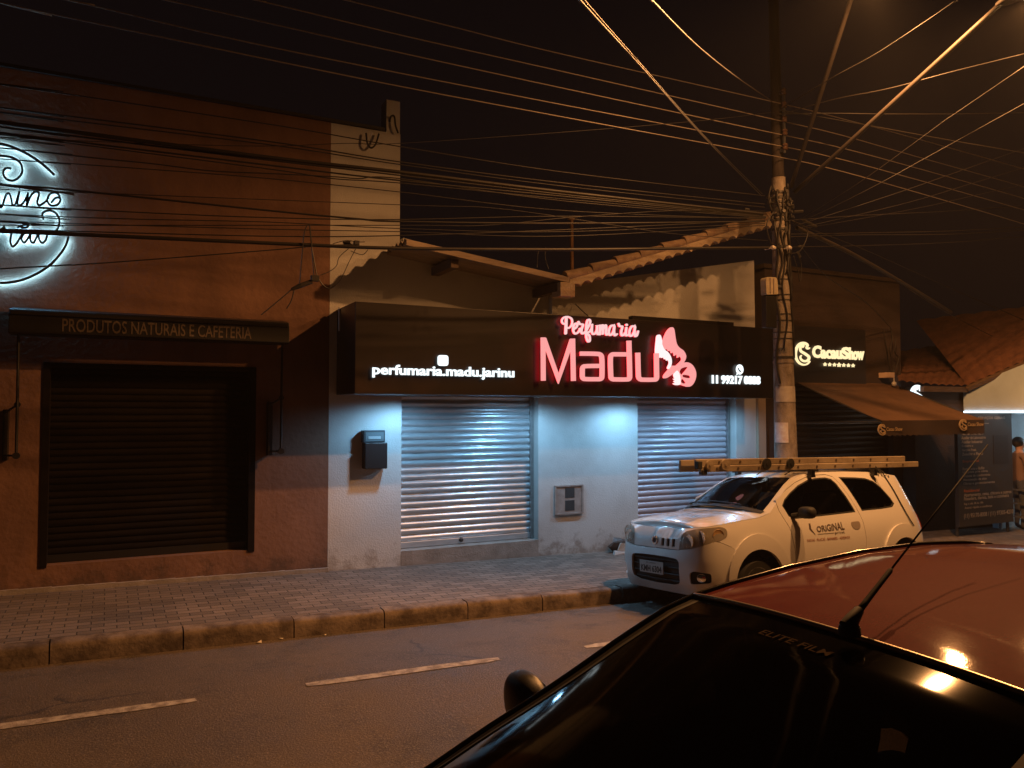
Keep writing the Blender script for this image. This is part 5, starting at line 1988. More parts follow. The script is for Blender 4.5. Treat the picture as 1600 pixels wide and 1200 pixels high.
def person(loc, face, label, shirt, trousers, arm_up, sleeve_skin):
    root = empty('person', loc, label, 'person')
    root.rotation_euler = (0, 0, face)
    J = {'pelvis': (0, 0, 0.93), 'waist': (0, 0.0, 1.08), 'chest': (0, 0.01, 1.28), 'neck0': (0, 0, 1.43), 'neck': (0, -0.01, 1.50), 'head': (0, -0.02, 1.60), 'crown': (0, -0.01, 1.70)}
    E_ = [('pelvis', 'waist'), ('waist', 'chest'), ('chest', 'neck0'), ('neck0', 'neck'), ('neck', 'head'), ('head', 'crown')]
    R_ = {'pelvis': (.155, .105), 'waist': (.14, .10), 'chest': (.165, .11), 'neck0': (.09, .07), 'neck': (.052, .055), 'head': (.078, .095), 'crown': (.06, .075)}
    for s, nm in ((-1, 'l'), (1, 'r')):
        J.update({nm + 'hip': (.09 * s, 0, .88), nm + 'knee': (.10 * s, -.02, .48), nm + 'ank': (.10 * s, .01, .09), nm + 'toe': (.11 * s, -.14, .035)})
        E_ += [('pelvis', nm + 'hip'), (nm + 'hip', nm + 'knee'), (nm + 'knee', nm + 'ank'), (nm + 'ank', nm + 'toe')]
        R_.update({nm + 'hip': (.095, .095), nm + 'knee': (.06, .062), nm + 'ank': (.04, .042), nm + 'toe': (.035, .03)})
        el = (.25 * s, -.02, 1.10)
        wr = (.24 * s, -.24, 1.12) if arm_up else (.25 * s, -.10, .86)
        ha = (.20 * s, -.32, 1.15) if arm_up else (.245 * s, -.14, .77)
        J.update({nm + 'sh': (.18 * s, 0, 1.39), nm + 'el': el, nm + 'wr': wr, nm + 'ha': ha})
        E_ += [('neck0', nm + 'sh'), (nm + 'sh', nm + 'el'), (nm + 'el', nm + 'wr'), (nm + 'wr', nm + 'ha')]
        R_.update({nm + 'sh': (.062, .062), nm + 'el': (.042, .042), nm + 'wr': (.028, .028), nm + 'ha': (.036, .02)})
        h = Vector(ha)
        d = (Vector(ha) - Vector(wr)).normalized()
        sd = Vector((1, 0, 0))
        for q in range(4):
            b = 'f%s%d' % (nm, q)
            J[b] = tuple(h + d * 0.075 + sd * (q - 1.5) * 0.019 + Vector((0, 0, -.006 * q)))
            E_.append((nm + 'ha', b))
            R_[b] = (.009, .009)
        b = 't' + nm
        J[b] = tuple(h + d * 0.03 - sd * s * 0.05)
        E_.append((nm + 'ha', b))
        R_[b] = (.010, .010)
    names = list(J)
    me = bpy.data.meshes.new('body')
    me.from_pydata([J[q] for q in names], [(names.index(a), names.index(b)) for a, b in E_], [])
    o = bpy.data.objects.new('body', me)
    COL.objects.link(o)
    sk = o.modifiers.new('skin', 'SKIN')
    for i, q in enumerate(names):
        me.skin_vertices[0].data[i].radius = R_[q]
        me.skin_vertices[0].data[i].use_root = (q == 'pelvis')
    o.modifiers.new('sub', 'SUBSURF').render_levels = 2
    o.modifiers['sub'].levels = 2
    dg = bpy.context.evaluated_depsgraph_get()
    m2 = bpy.data.meshes.new_from_object(o.evaluated_get(dg))
    o.modifiers.clear()
    o.data = m2
    m2.materials.clear()
    for q in (M['skin'], shirt, trousers):
        m2.materials.append(q)
    for p in m2.polygons:
        c = p.center
        p.use_smooth = True
        if c.z < 0.95 and abs(c.x) < 0.2 and c.y > -0.12:
            p.material_index = 2
        elif 0.88 < c.z < 1.46 and not (sleeve_skin and abs(c.x) > 0.19 and c.z < 1.22) and not (c.y < -0.13):
            p.material_index = 1
        if c.z < 0.07:
            p.material_index = 2
    o.parent = root
    m = MB()
    bm = bmesh.new()
    bmesh.ops.create_uvsphere(bm, u_segments=16, v_segments=10, radius=1)
    vs = []
    for v in bm.verts:
        k_ = v.co
        vs.append((k_.x * 0.092, 0.008 + k_.y * 0.112, 1.655 + k_.z * 0.105))
    m.add(vs, [tuple(x.index for x in f.verts) for f in bm.faces if not (sum(x.co.y for x in f.verts) / len(f.verts) < -0.35 and sum(x.co.z for x in f.verts) / len(f.verts) < 0.35)])
    bm.free()
    hr = m.build('hair', M['hair'], root, smooth=True)
    m = MB()
    for s in (-1, 1):
        m.lathe([(0.0, 0), (0.010, 0.002), (0.0, 0.006)], (0.030 * s, -0.108, 1.615), (0, -1, 0), 8)
    m.build('eyes', M['hair'], root)
    m = MB()
    m.lathe([(0.016, 0), (0.012, 0.02), (0.0, 0.026)], (0, -0.104, 1.585), (0, -1, 0), 8)
    m.build('nose', M['skin'], root, smooth=True)
    return root


M['brown_shirt'] = pbr('brown_shirt', (0.16, 0.09, 0.06), 0.85, bump=0.2)
M['white_shirt'] = pbr('white_shirt', (0.62, 0.62, 0.60), 0.85, bump=0.2)
M['denim'] = pbr('dark_denim', (0.05, 0.055, 0.07), 0.9)
gz = walk_z(15.5, 9)
person((15.25, 8.86, gz), math.radians(60), 'person in a brown top standing beside the notice board, turned to the counter', M['brown_shirt'], M['denim'], True, True)
person((15.75, 8.72, gz), math.radians(-70), 'person in a white shirt standing at the lit shop front by the picture edge', M['white_shirt'], M['denim'], True, False)
# ------------------------------------------------------------------ cars: one wrapped sheet over a plan curve, cut into panels
class CarShape:
    def __init__(self, plan, front, side, rear, sf, sr, blend=0.35):
        c = catmull([(x, y, 0) for x, y in plan], 24)
        self.c = c
        self.s = [0.0]
        for a, b in zip(c, c[1:]):
            self.s.append(self.s[-1] + (b - a).length)
        self.L = self.s[-1]
        self.front, self.side, self.rear = front, side, rear
        self.sf, self.sr, self.blend = sf, sr, blend

    def at(self, s):
        s = max(0.0, min(self.L, s))
        lo, hi = 0, len(self.s) - 1
        while hi - lo > 1:
            m = (lo + hi) // 2
            if self.s[m] <= s:
                lo = m
            else:
                hi = m
        t = (s - self.s[lo]) / max(1e-9, self.s[hi] - self.s[lo])
        p = self.c[lo].lerp(self.c[hi], t)
        i0, i1 = max(0, lo - 2), min(len(self.c) - 1, hi + 2)
        d = (self.c[i1] - self.c[i0]).normalized()
        if s < 0.02:
            d = Vector((0, 1, 0))
        if s > self.L - 0.02:
            d = Vector((0, -1, 0))
        return p, Vector((-d.y, d.x, 0))

    def S(self, x):
        """length along the plan curve for a place x on the side"""
        best = None
        for i, q in enumerate(self.c[:-1]):
            r = self.c[i + 1]
            if q.x <= x <= r.x and q.y > 0.3:
                t = (x - q.x) / max(1e-9, r.x - q.x)
                return self.s[i] + (self.s[i + 1] - self.s[i]) * t
        return self.L if x > 2 else 0

    def pos(self, s, z, off=0.0, side=1):
        sg = 1
        if s < 0:
            s, sg = -s, -1
        p, n = self.at(s)
        wf = 1 - smooth01((s - self.sf + self.blend) / (2 * self.blend))
        wr = smooth01((s - self.sr + self.blend) / (2 * self.blend))
        ws_ = max(0.0, 1 - wf - wr)
        d = wf * interp(self.front, z) + ws_ * interp(self.side, z) + wr * interp(self.rear, z)
        q = p + n * (off - d)
        y = max(0.0, q.y) if off <= 0.02 else q.y
        return Vector((q.x, -y * side * sg, z))      # the driver's side (side=1) faces -Y


def smooth_tab(tab, n=40):
    pts = catmull([(a, b, 0) for a, b in tab], 6)
    return [(p.x, p.y) for p in pts]


class Car:
    def __init__(self, shape, T):
        self.sh = shape
        self.T = T

    def sheet(self, mb, poly, holes=(), off=0.0, side=1, h=0.06, flange=0.02, skipc=True):
        vs, fs = tess(poly, holes, h)
        sh, T = self.sh, self.T
        pts = [sh.pos(v.x, v.y, off, side) for v in vs]
        if side < 0:
            pass
        F = [f if side > 0 else f[::-1] for f in fs]
        mb.add([T @ p for p in pts], F)
        if flange:
            cnt = {}
            for f in fs:
                for a, b in zip(f, f[1:] + f[:1]):
                    k = (min(a, b), max(a, b))
                    cnt[k] = cnt.get(k, 0) + 1
            L = []
            for (a, b), c in cnt.items():
                if c == 1 and not (vs[a].x < 1e-4 and vs[b].x < 1e-4) and not (vs[a].x > sh.L - 1e-4 and vs[b].x > sh.L - 1e-4):
                    L.append((a, b))
            V2, F2 = [], []
            for a, b in L:
                k = len(V2)
                for i in (a, b):
                    V2.append(T @ pts[i])
                for i in (b, a):
                    V2.append(T @ sh.pos(vs[i].x, vs[i].y, off - flange, side))
                F2.append((k, k + 1, k + 2, k + 3))
            mb.add(V2, F2)

    def loft(self, mb, rows, fr0, fr1, nv, crown, off=0.0):
        """rows: (point on the driver's edge, crown vector); spans across with fractions of the half width"""
        R = []
        for p, cv in rows:
            w = abs(p.y)
            r = []
            for j in range(nv + 1):
                f = fr0 + (fr1 - fr0) * j / nv
                q = Vector((p.x, -w * f, p.z)) + cv * ((1 - abs(f) ** 2.4) * (w / 0.65) ** 1.2 + off)
                r.append(self.T @ q)
            R.append(r)
        k = nv + 1
        mb.add([q for r in R for q in r], [(i * k + j, i * k + j + 1, (i + 1) * k + j + 1, (i + 1) * k + j) for i in range(len(R) - 1) for j in range(nv)])


def inset(poly, d):
    out = []
    n = len(poly)
    A = sum(poly[i - 1][0] * poly[i][1] - poly[i][0] * poly[i - 1][1] for i in range(n))
    sg = 1 if A > 0 else -1
    for i in range(n):
        a, b, c = Vector(poly[i - 1]), Vector(poly[i]), Vector(poly[(i + 1) % n])
        e1, e2 = (b - a).normalized(), (c - b).normalized()
        n1, n2 = Vector((-e1.y, e1.x)) * sg, Vector((-e2.y, e2.x)) * sg
        nn = n1 + n2
        if nn.length < 1e-6:
            nn = n1
        nn.normalize()
        out.append(tuple(b + nn * d / max(0.5, nn.dot(n1))))
    return out


def wheel(T, x, y, r, w, outer, M_rim, M_tyre):
    """outer: -1 when the outside faces -Y"""
    m = MB()
    prof = [(r * 0.66, -w / 2), (r * 0.86, -w / 2 - 0.004), (r * 0.97, -w / 2 + 0.02), (r, -w / 2 + 0.045), (r, w / 2 - 0.045), (r * 0.97, w / 2 - 0.02), (r * 0.86, w / 2 + 0.004), (r * 0.66, w / 2)]
    m.lathe(prof, (x, y, r), (0, outer, 0), 32)
    m.v = [tuple(T @ Vector(q)) for q in m.v]
    ty = m.build('wheel', M_tyre, smooth=True, angle=40)
    m = MB()
    m.lathe([(0.0, 0.035), (0.035, 0.035), (0.045, 0.02), (r * 0.58, 0.01), (r * 0.62, 0.03), (r * 0.66, 0.03), (r * 0.66, -0.09), (r * .5, -0.09)], (x, y + outer * (w / 2 - 0.03), r), (0, outer, 0), 32)
    for k in range(8):
        a = 2 * PI * k / 8
        cc = Vector((x + math.cos(a) * r * 0.42, y + outer * (w / 2 - 0.012), r + math.sin(a) * r * 0.42))
        m.lathe([(0.0, 0.0), (0.026, 0.0), (0.026, 0.004), (0.0, 0.004)], cc, (0, outer, 0), 10)
    m.v = [tuple(T @ Vector(q)) for q in m.v]
    m.build('hubcap', M_rim, ty, smooth=True, angle=40)
    return ty


M['hub'] = pbr('hubcap_silver', (0.42, 0.42, 0.42), 0.35, metal=0.7)
M['tyre'] = pbr('tyre', (0.016, 0.016, 0.016), 0.8)
M['interior'] = pbr('dark_interior', (0.022, 0.020, 0.019), 0.8)
M['seat'] = pbr('seat_cloth', (0.045, 0.042, 0.040), 0.9)
M['car_glass'] = glass('car_glass', (0.74, 0.75, 0.74))
M['tint_glass'] = glass('tinted_glass', (0.34, 0.33, 0.32))

# ---- white hatchback
TW = Matrix.Translation(Vector((5.29, 6.93, 0.040))) @ Matrix.Rotation(math.radians(-4.4), 4, 'X') @ Matrix.Rotation(math.radians(1.0), 4, 'Y') @ Matrix.Scale(0.979, 4)
wc = empty('hatchback_car', (7.1, 6.95, -0.06), 'white two door hatchback with a ladder on its roof, parked at the kerb', 'car')
planW = [(0.0, 0.0), (0.003, 0.2), (0.012, 0.40), (0.036, 0.56), (0.09, 0.67), (0.19, 0.745), (0.33, 0.785), (0.55, 0.808), (1.2, 0.818), (2.4, 0.818), (3.05, 0.806), (3.40, 0.775), (3.62, 0.70), (3.73, 0.56), (3.765, 0.3), (3.77, 0.0)]
frontW = smooth_tab([(0.16, 0.11), (0.22, 0.07), (0.32, 0.02), (0.42, 0.0), (0.56, 0.005), (0.62, 0.012), (0.665, 0.032), (0.72, 0.034), (0.80, 0.050), (0.86, 0.085), (0.95, 0.22)])
sideW = smooth_tab([(0.16, 0.06), (0.26, 0.022), (0.40, 0.004), (0.54, 0.0), (0.68, 0.006), (0.80, 0.022), (0.90, 0.046), (0.97, 0.070), (1.05, 0.098), (1.2, 0.160), (1.35, 0.228), (1.42, 0.268), (1.46, 0.30), (1.52, 0.34)])
rearW = smooth_tab([(0.16, 0.08), (0.30, 0.02), (0.50, 0.0), (0.68, 0.012), (0.82, 0.05), (0.98, 0.15), (1.2, 0.28), (1.36, 0.38), (1.46, 0.46)])
shW = CarShape(planW, frontW, sideW, rearW, 0.62, CarShape(planW, frontW, sideW, rearW, 0.6, 3).L - 0.62)
car = Car(shW, TW)
SW = shW.S
LW = shW.L
M['white_car'] = pbr('white_car_paint', (0.56, 0.55, 0.53), 0.32, coat=0.9)
topW = [(0.0, 0.880), (0.30, 0.884), (0.55, 0.898), (SW(.20), 0.918), (SW(.33), 0.936), (SW(.56), 0.960), (SW(.87), 0.985), (SW(1.04), 1.025), (SW(1.16), 1.105), (SW(1.30), 1.205), (SW(1.47), 1.318), (SW(1.62), 1.398), (SW(1.80), 1.438), (SW(2.1), 1.458), (SW(2.5), 1.458), (SW(2.9), 1.446), (SW(3.2), 1.422), (SW(3.40), 1.398), (LW - 0.62, 1.386), (LW - 0.4, 1.382), (LW, 1.380)]


def arch(sh, cx, cz, r, z0, n=14, kx=1.0):
    a0 = math.asin(max(-1, min(1, (z0 - cz) / r)))
    o = []
    for i in range(n + 1):
        a = PI - a0 + (a0 - (PI - a0)) * i / n
        o.append((sh.S(cx + kx * r * math.cos(a)), cz + r * math.sin(a)))
    return o


ZB = 0.20
FA, RA = arch(shW, 0.78, 0.33, 0.335, ZB), arch(shW, 3.13, 0.33, 0.335, ZB)
bump_top = [(0.0, 0.660), (0.38, 0.662), (0.60, 0.690), (SW(.24), 0.765), (SW(.29), 0.755), (SW(.42), 0.700), (SW(.475), 0.655)]
head = [(0.405, 0.672), (0.62, 0.698), (SW(.18), 0.752), (SW(.30), 0.778), (SW(.385), 0.815), (SW(.395), 0.885), (SW(.33), 0.915), (SW(.19), 0.906), (0.60, 0.888), (0.47, 0.862), (0.425, 0.82)]
head = rounded(head, [.02, 0, 0, .03, .03, .03, .03, 0, 0, .02, .02], 3)
doorW = [(1.19, 1.165), (1.19, 1.05), (1.235, 0.94), (1.275, 0.86), (1.30, 0.62), (1.305, 0.36), (1.36, 0.27), (1.5, 0.25), (2.25, 0.25), (2.37, 0.30), (2.43, 0.45), (2.46, 0.70), (2.46, 0.89), (2.43, 1.02), (2.38, 1.18), (2.31, 1.33), (2.25, 1.405), (2.15, 1.432), (1.95, 1.428), (1.80, 1.405), (1.61, 1.355), (1.42, 1.278), (1.28, 1.205)]
winW = [(1.265, 1.10), (1.31, 0.985), (1.36, 0.955), (1.42, 0.950), (1.9, 0.966), (2.385, 0.985), (2.375, 1.03), (2.325, 1.175), (2.255, 1.32), (2.205, 1.375), (2.12, 1.396), (1.95, 1.392), (1.80, 1.370), (1.62, 1.315), (1.45, 1.235), (1.33, 1.165)]
qw = [(2.50, 0.995), (2.85, 1.003), (3.07, 1.018), (3.13, 1.055), (3.10, 1.13), (3.01, 1.26), (2.92, 1.335), (2.80, 1.372), (2.62, 1.386), (2.345, 1.396), (2.41, 1.27), (2.46, 1.13)]
toS = lambda L: [(SW(x), z) for x, z in L]
dS, wS, qS = toS(doorW), toS(winW), toS(qw)
fuel = None
rwin = [(LW - 0.50, 1.03), (LW + 0.1, 1.03), (LW + 0.1, 1.33), (LW - 0.44, 1.33)]
slots = [rounded([(a, 0.692), (a + 0.052, 0.694), (a + 0.052, 0.778), (a, 0.776)], 0.012, 2) for a in (0.105, 0.195, 0.285)]
outline = [(0.0, 0.668)] + [(s, z + 0.006) for s, z in bump_top[1:]] + [p for p in FA if p[0] > SW(.47) + 0.01 and not (p[1] < 0.64 and p[0] < SW(.6))] + [(SW(1.2), ZB), (SW(2.7), ZB)] + RA + [(SW(3.55), 0.25), (LW - .4, 0.28), (LW, 0.28), (LW, 1.378)] + topW[::-1][1:]
body = MB()
for sd in (1, -1):
    car.sheet(body, outline, [dS, qS, head, rwin] + (slots if sd == 1 else []), 0, sd, 0.07)
rowsR = [(shW.pos(s, z), Vector((0, 0, 0.038))) for s, z in topW if s >= SW(1.62) - 1e-6]
# refine roof rows
def refine(tab, n):
    o = []
    for (a, b), (c, d) in zip(tab, tab[1:]):
        for k in range(n):
            o.append((a + (c - a) * k / n, b + (d - b) * k / n))
    o.append(tab[-1])
    return o


roof_tab = refine([t for t in topW if t[0] >= SW(1.62) - 1e-6], 4)
car.loft(body, [(shW.pos(s, z), Vector((0, 0, 0.032 * min(1, 0.45 + i * 0.1)))) for i, (s, z) in enumerate(roof_tab)], -1, 1, 24, 0)
scr_tab = refine([t for t in topW if SW(1.04) - 1e-6 <= t[0] <= SW(1.62) + 1e-6], 4)


def scr_rows(tab, off=0.0):
    n = len(tab) - 1
    o = []
    for i, (s, z) in enumerate(tab):
        t = i / n
        c = Vector((-0.11, 0, 0.075)) * (1 - t) + Vector((-0.02, 0, 0.020)) * t
        o.append((shW.pos(s, z) + Vector((0, 0, 0)), c))
    return o


car.loft(body, scr_rows(scr_tab), 0.90, 1.0, 3, 0)
car.loft(body, scr_rows(scr_tab), -1.0, -0.90, 3, 0)
body_o = body.build('body', M['white_car'], smooth=True, angle=35)
hood = MB()
hood_tab = refine([t for t in topW if t[0] <= SW(1.04) + 1e-6], 4)
hood_rows = []
for i, (s, z) in enumerate(hood_tab):
    t = i / (len(hood_tab) - 1)
    hood_rows.append((shW.pos(s, z + 0.004), Vector((-0.02 * t ** 3 * 4, 0, 0.05)) * smooth01(t * 3)))
car.loft(hood, hood_rows, -1, 1, 24, 0)
bonnet = hood.build('bonnet', M['white_car'], smooth=True, angle=40)
m = MB()
car.loft(m, scr_rows(scr_tab), -0.90, 0.90, 18, 0, off=-0.06)
wsn = m.build('windscreen', M['car_glass'], smooth=True)
m = MB()
cowl = refine([(SW(0.985), 1.006), (SW(1.05), 1.030)], 4)
car.loft(m, [(shVp, Vector((-0.105, 0, 0.075))) for shVp in [shW.pos(s, z) for s, z in cowl]], -0.93, 0.93, 18, 0, off=0.06)
cowl_o = m.build('scuttle', M['rubber'], smooth=True)
wip = []
for y0, y1 in ((0.42, -0.16), (-0.08, -0.58)):
    m = MB()
    L = []
    for i in range(7):
        y = y0 + (y1 - y0) * i / 6
        f = y / 0.70
        L.append(TW @ Vector((0.985 - 0.11 * (1 - abs(f) ** 2.4) + 0.035 + 0.008 * i, -y, 1.047 + 0.070 * (1 - abs(f) ** 2.4) + 0.012 + 0.003 * i)))
    m.tube(L, 0.009, 6)
    wip.append(m.build('wiper', M['rubber']))
# bumper
BP = [(0.0, ZB), (0.45, ZB), (SW(.30), ZB + .01), (SW(.455), ZB + 0.03)] + [p for p in FA if p[0] < SW(.475) and p[1] > ZB + .03] + bump_top[::-1]
intake = rounded([(-0.1, 0.285), (0.30, 0.292), (0.405, 0.315), (0.425, 0.36), (0.425, 0.545), (0.385, 0.575), (0.2, 0.585), (-0.1, 0.588)], [0, .02, .03, .03, .03, .03, 0, 0], 3)
fog = rounded([(0.565, 0.325), (0.80, 0.345), (0.80, 0.44), (0.62, 0.465), (0.565, 0.44)], 0.03, 3)
bm_ = MB()
for sd in (1, -1):
    car.sheet(bm_, BP, [intake, fog], 0.004, sd, 0.06)
bump_o = bm_.build('bumper', M['white_car'], smooth=True, angle=35)
m = MB()
for sd in (1, -1):
    car.sheet(m, [(0, .27), (.46, .27), (.46, .6), (0, .6)], [], -0.045, sd, 0.08, 0)
for z in (0.33, 0.40, 0.47, 0.54):
    L = [TW @ shW.pos(s, z, -0.03, 1) for s in [0.42 - 0.06 * i for i in range(8)]]
    L2 = [TW @ shW.pos(s, z, -0.03, -1) for s in [0.06 * i for i in range(8)]]
    m.tube(L + L2, 0.009, 6)
gr_ = m.build('grille', M['rubber'], smooth=True, angle=40)
fogs = []
for sd in (1, -1):
    m = MB()
    car.sheet(m, inset(fog, -0.02), [], -0.035, sd, 0.06, 0)
    fo = m.build('fog_recess', M['rubber'])
    m = MB()
    c = TW @ shW.pos(0.69, 0.39, -0.03, sd)
    p2 = TW @ shW.pos(0.69, 0.39, 0.05, sd)
    m.lathe([(0.0, 0.006), (0.03, 0.004), (0.045, 0.0), (0.05, -0.005)], c, p2 - c, 14)
    m.build('fog_lamp', M['chrome'], fo, smooth=True)
    fogs.append(fo)
m = MB()
car.sheet(m, [(0.08, .68), (.36, .68), (.36, .79), (.08, .79)], [], -0.03, 1, 0.08, 0)
slot_o = m.build('vent_backing', M['rubber'])
# badge
c = TW @ shW.pos(0.0, 0.748, 0.004, 1)
n_ = (TW @ shW.pos(0.0, 0.748, 0.05, 1) - c).normalized()
m = MB()
m.lathe([(0.0, 0.006), (0.030, 0.006), (0.032, 0.010), (0.042, 0.012), (0.046, 0.004), (0.046, 0.0)], c, n_, 24)
bdg_ = m.build('badge', M['chrome'], smooth=True, angle=40)
m = MB()
m.lathe([(0.0, 0.0), (0.029, 0.0)], c + n_ * 0.0075, n_, 20)
m.build('badge_field', pbr('badge_field', (0.05, 0.05, 0.07), 0.3), bdg_)
# number plate
m = MB()
pz = 0.452
fpl = lambda u, v, n: TW @ (shW.pos(abs(0.265 - 0.43 * u), pz - 0.07 + 0.14 * v, 0.012 + n, 1 if u < 0.265 / 0.43 else -1))
fpl = lambda u, v, n: TW @ Vector((-0.012 - n, 0.265 - 0.43 * u - 0.03, pz - 0.07 + 0.14 * v)) if False else TW @ Vector((-0.012 - n, 0.24 - 0.42 * u, pz - 0.065 + 0.13 * v))
q = [fpl(0, 0, 0), fpl(1, 0, 0), fpl(1, 0, -.01), fpl(0, 0, -.01), fpl(0, 1, 0), fpl(1, 1, 0), fpl(1, 1, -.01), fpl(0, 1, -.01)]
m.hexa(q)
np_ = m.build('number_plate', pbr('plate_grey', (0.34, 0.34, 0.32), 0.5))
m = MB()
put_text(m, 'KMH 6304', lambda u, v, n: fpl(0.06 + 0.88 * u, 0.10 + 0.56 * v, 0.002), 0, bold=0.03)
put_text(m, 'SP - JARINU', lambda u, v, n: fpl(0.3 + 0.4 * u, 0.78 + 0.13 * v, 0.002), 0, bold=0.01)
m.build('lettering', M['black_paint'], np_)
# headlamps
M['lamp_chrome'] = pbr('lamp_reflector', (0.75, 0.70, 0.62), 0.25, metal=0.9)
M['lamp_dark'] = pbr('lamp_housing', (0.62, 0.56, 0.48), 0.5, metal=0.0)
M['clear_lens'] = glass('clear_lens', (0.93, 0.92, 0.88), 1.5, 0.32)
M['amber'] = pbr('amber_indicator', (0.70, 0.45, 0.22), 0.3, metal=0.3)
heads = []
for sd in (1, -1):
    m = MB()
    car.sheet(m, inset(head, -0.004), [], 0.002, sd, 0.05, 0)
    lens = m.build('headlight', M['clear_lens'], smooth=True)
    m = MB()
    car.sheet(m, inset(head, -0.01), [], -0.035, sd, 0.06, 0)
    car.sheet(m, [(0.40, .665), (0.425, .665), (.46, .83), (.43, .80)], [], -0.02, sd, 0.05, 0.05)
    m.build('housing', M['lamp_dark'], lens, smooth=True, angle=40)
    for s_, z_, r_, mt_ in ((0.56, 0.762, 0.066, 'lamp_chrome'), (0.74, 0.806, 0.066, 'lamp_chrome'), (SW(0.285), 0.826, 0.062, 'amber')):
        m = MB()
        c = TW @ shW.pos(s_, z_, -0.040, sd)
        ax = Vector((-1, 0, 0.05)) if s_ < .8 else (TW @ shW.pos(s_, z_, 0.05, sd) - c)
        m.lathe([(0.0, -0.01), (0.014, -0.01), (0.016, 0.02), (0.0, 0.025)], c, ax, 10)
        m.lathe([(r_ * 0.2, -0.012), (r_ * 0.6, 0.0), (r_ * 0.92, 0.028), (r_, 0.04), (r_ * 1.03, 0.036)], c, ax, 20)
        m.build('reflector', M[mt_], lens, smooth=True, angle=50)
    heads.append(lens)
# doors with glass
doors = []
for sd in (1, -1):
    m = MB()
    car.sheet(m, inset(dS, 0.007), [wS], 0.001, sd, 0.06, 0.03)
    d = m.build('door', M['white_car'], smooth=True, angle=35)
    m = MB()
    car.sheet(m, inset(wS, -0.006), [], -0.018, sd, 0.07, 0)
    m.build('window', M['tint_glass'], d, smooth=True)
    m = MB()
    car.sheet(m, wS, [inset(wS, 0.016)], -0.004, sd, 0.05, 0.012)
    m.build('window_seal', M['rubber'], d)
    m = MB()
    hd2 = rounded(toS([(2.245, 0.880), (2.395, 0.885), (2.395, 0.825), (2.36, 0.795), (2.30, 0.792), (2.25, 0.82)]), 0.03, 3)
    car.sheet(m, hd2, [], 0.004, sd, 0.04, 0.004)
    m.build('handle', pbr('handle_recess', (0.22, 0.19, 0.17), 0.5), d, smooth=True)
    if sd == 1:
        f = lambda u, v, n: TW @ shW.pos(SW(u), v, 0.004 + n, 1)
        m = MB()
        put_text(m, 'ORiGiNAL', lambda u, v, n: f(1.675 + 0.445 * u, 0.795 + (0.062 + 0.03 * u) * v + 0.005 * u, n), 0, bold=0.02)
        put_text(m, 'print', lambda u, v, n: f(1.95 + 0.16 * u, 0.752 + 0.036 * v, n), 0, bold=0.01)
        m.add([f(1.68, 0.770, 0), f(1.94, 0.770, 0), f(1.94, 0.775, 0), f(1.68, 0.775, 0)], [(0, 1, 2, 3)])
        m.add([f(1.575, 0.895, 0), f(1.60, 0.895, 0), f(1.595, 0.835, 0), f(1.648, 0.760, 0), f(1.565, 0.832, 0)], [(0, 4, 2, 1), (4, 3, 2)])
        m.build('lettering', pbr('grey_vinyl', (0.085, 0.065, 0.055), 0.5), d)
        m = MB()
        put_text(m, 'FAIXAS - PLACAS - BANNERS - ADESIVOS', lambda u, v, n: f(1.50 + 0.68 * u, 0.698 + 0.030 * v, n), 0, bold=0.01)
        m.build('slogan', pbr('red_vinyl', (0.26, 0.09, 0.05), 0.5), d)
    doors.append(d)
qws = []
for sd in (1, -1):
    m = MB()
    car.sheet(m, inset(qS, -0.006), [], -0.014, sd, 0.07, 0)
    g = m.build('rear_side_window', M['tint_glass'], smooth=True)
    m = MB()
    car.sheet(m, qS, [inset(qS, 0.016)], -0.003, sd, 0.05, 0.012)
    m.build('window_seal', M['rubber'], g)
    qws.append(g)
m = MB()
for sd in (1, -1):
    car.sheet(m, rwin[:1] + [(LW, 1.03), (LW, 1.33)] + rwin[3:], [], -0.012, sd, 0.07, 0)
rg = m.build('rear_window', M['tint_glass'], smooth=True)
# wheel arch mouldings
wa = []
for sd in (1, -1):
    for cx in (0.78, 3.13):
        o_ = arch(shW, cx, 0.36, 0.462, 0.34, 20, 0.92)
        i_ = arch(shW, cx, 0.33, 0.332, 0.34, 20)
        if cx < 1:
            o_ = [(max(p[0], SW(.36)), p[1]) for p in o_]
        ringp = o_ + i_[::-1]
        m = MB()
        car.sheet(m, ringp, [], 0.022, sd, 0.05, 0.03)
        wa.append(m.build('wheel_arch', M['white_car'], smooth=True, angle=35))
whs = []
for x in (0.78, 3.13):
    for y, o_ in ((-0.70, -1), (0.70, 1)):
        whs.append(wheel(TW, x, y, 0.285, 0.17, o_, M['hub'], M['tyre']))
# mirrors
mirs = []
for sd in (1, -1):
    m = MB()
    bm = bmesh.new()
    bmesh.ops.create_uvsphere(bm, u_segments=18, v_segments=12, radius=1)
    vs = []
    for v in bm.verts:
        x, y, z = v.co
        sx = math.copysign(abs(x) ** 0.7, x)
        sy = math.copysign(abs(y) ** 0.7, y)
        sz = math.copysign(abs(z) ** 0.7, z)
        vs.append(TW @ Vector((1.42 + sx * (0.055 if x > 0 else 0.075), -sd * (0.915 + sy * 0.105), 1.025 + sz * 0.066)))
    m.add(vs, [tuple(q.index for q in f.verts) for f in bm.faces])
    bm.free()
    mi = m.build('mirror', M['rubber'], smooth=True)
    m = MB()
    m.tube([TW @ Vector((1.36, -sd * 0.745, 0.985)), TW @ Vector((1.40, -sd * 0.83, 1.0))], 0.028, 8)
    m.build('mirror_stem', M['rubber'], mi)
    mirs.append(mi)
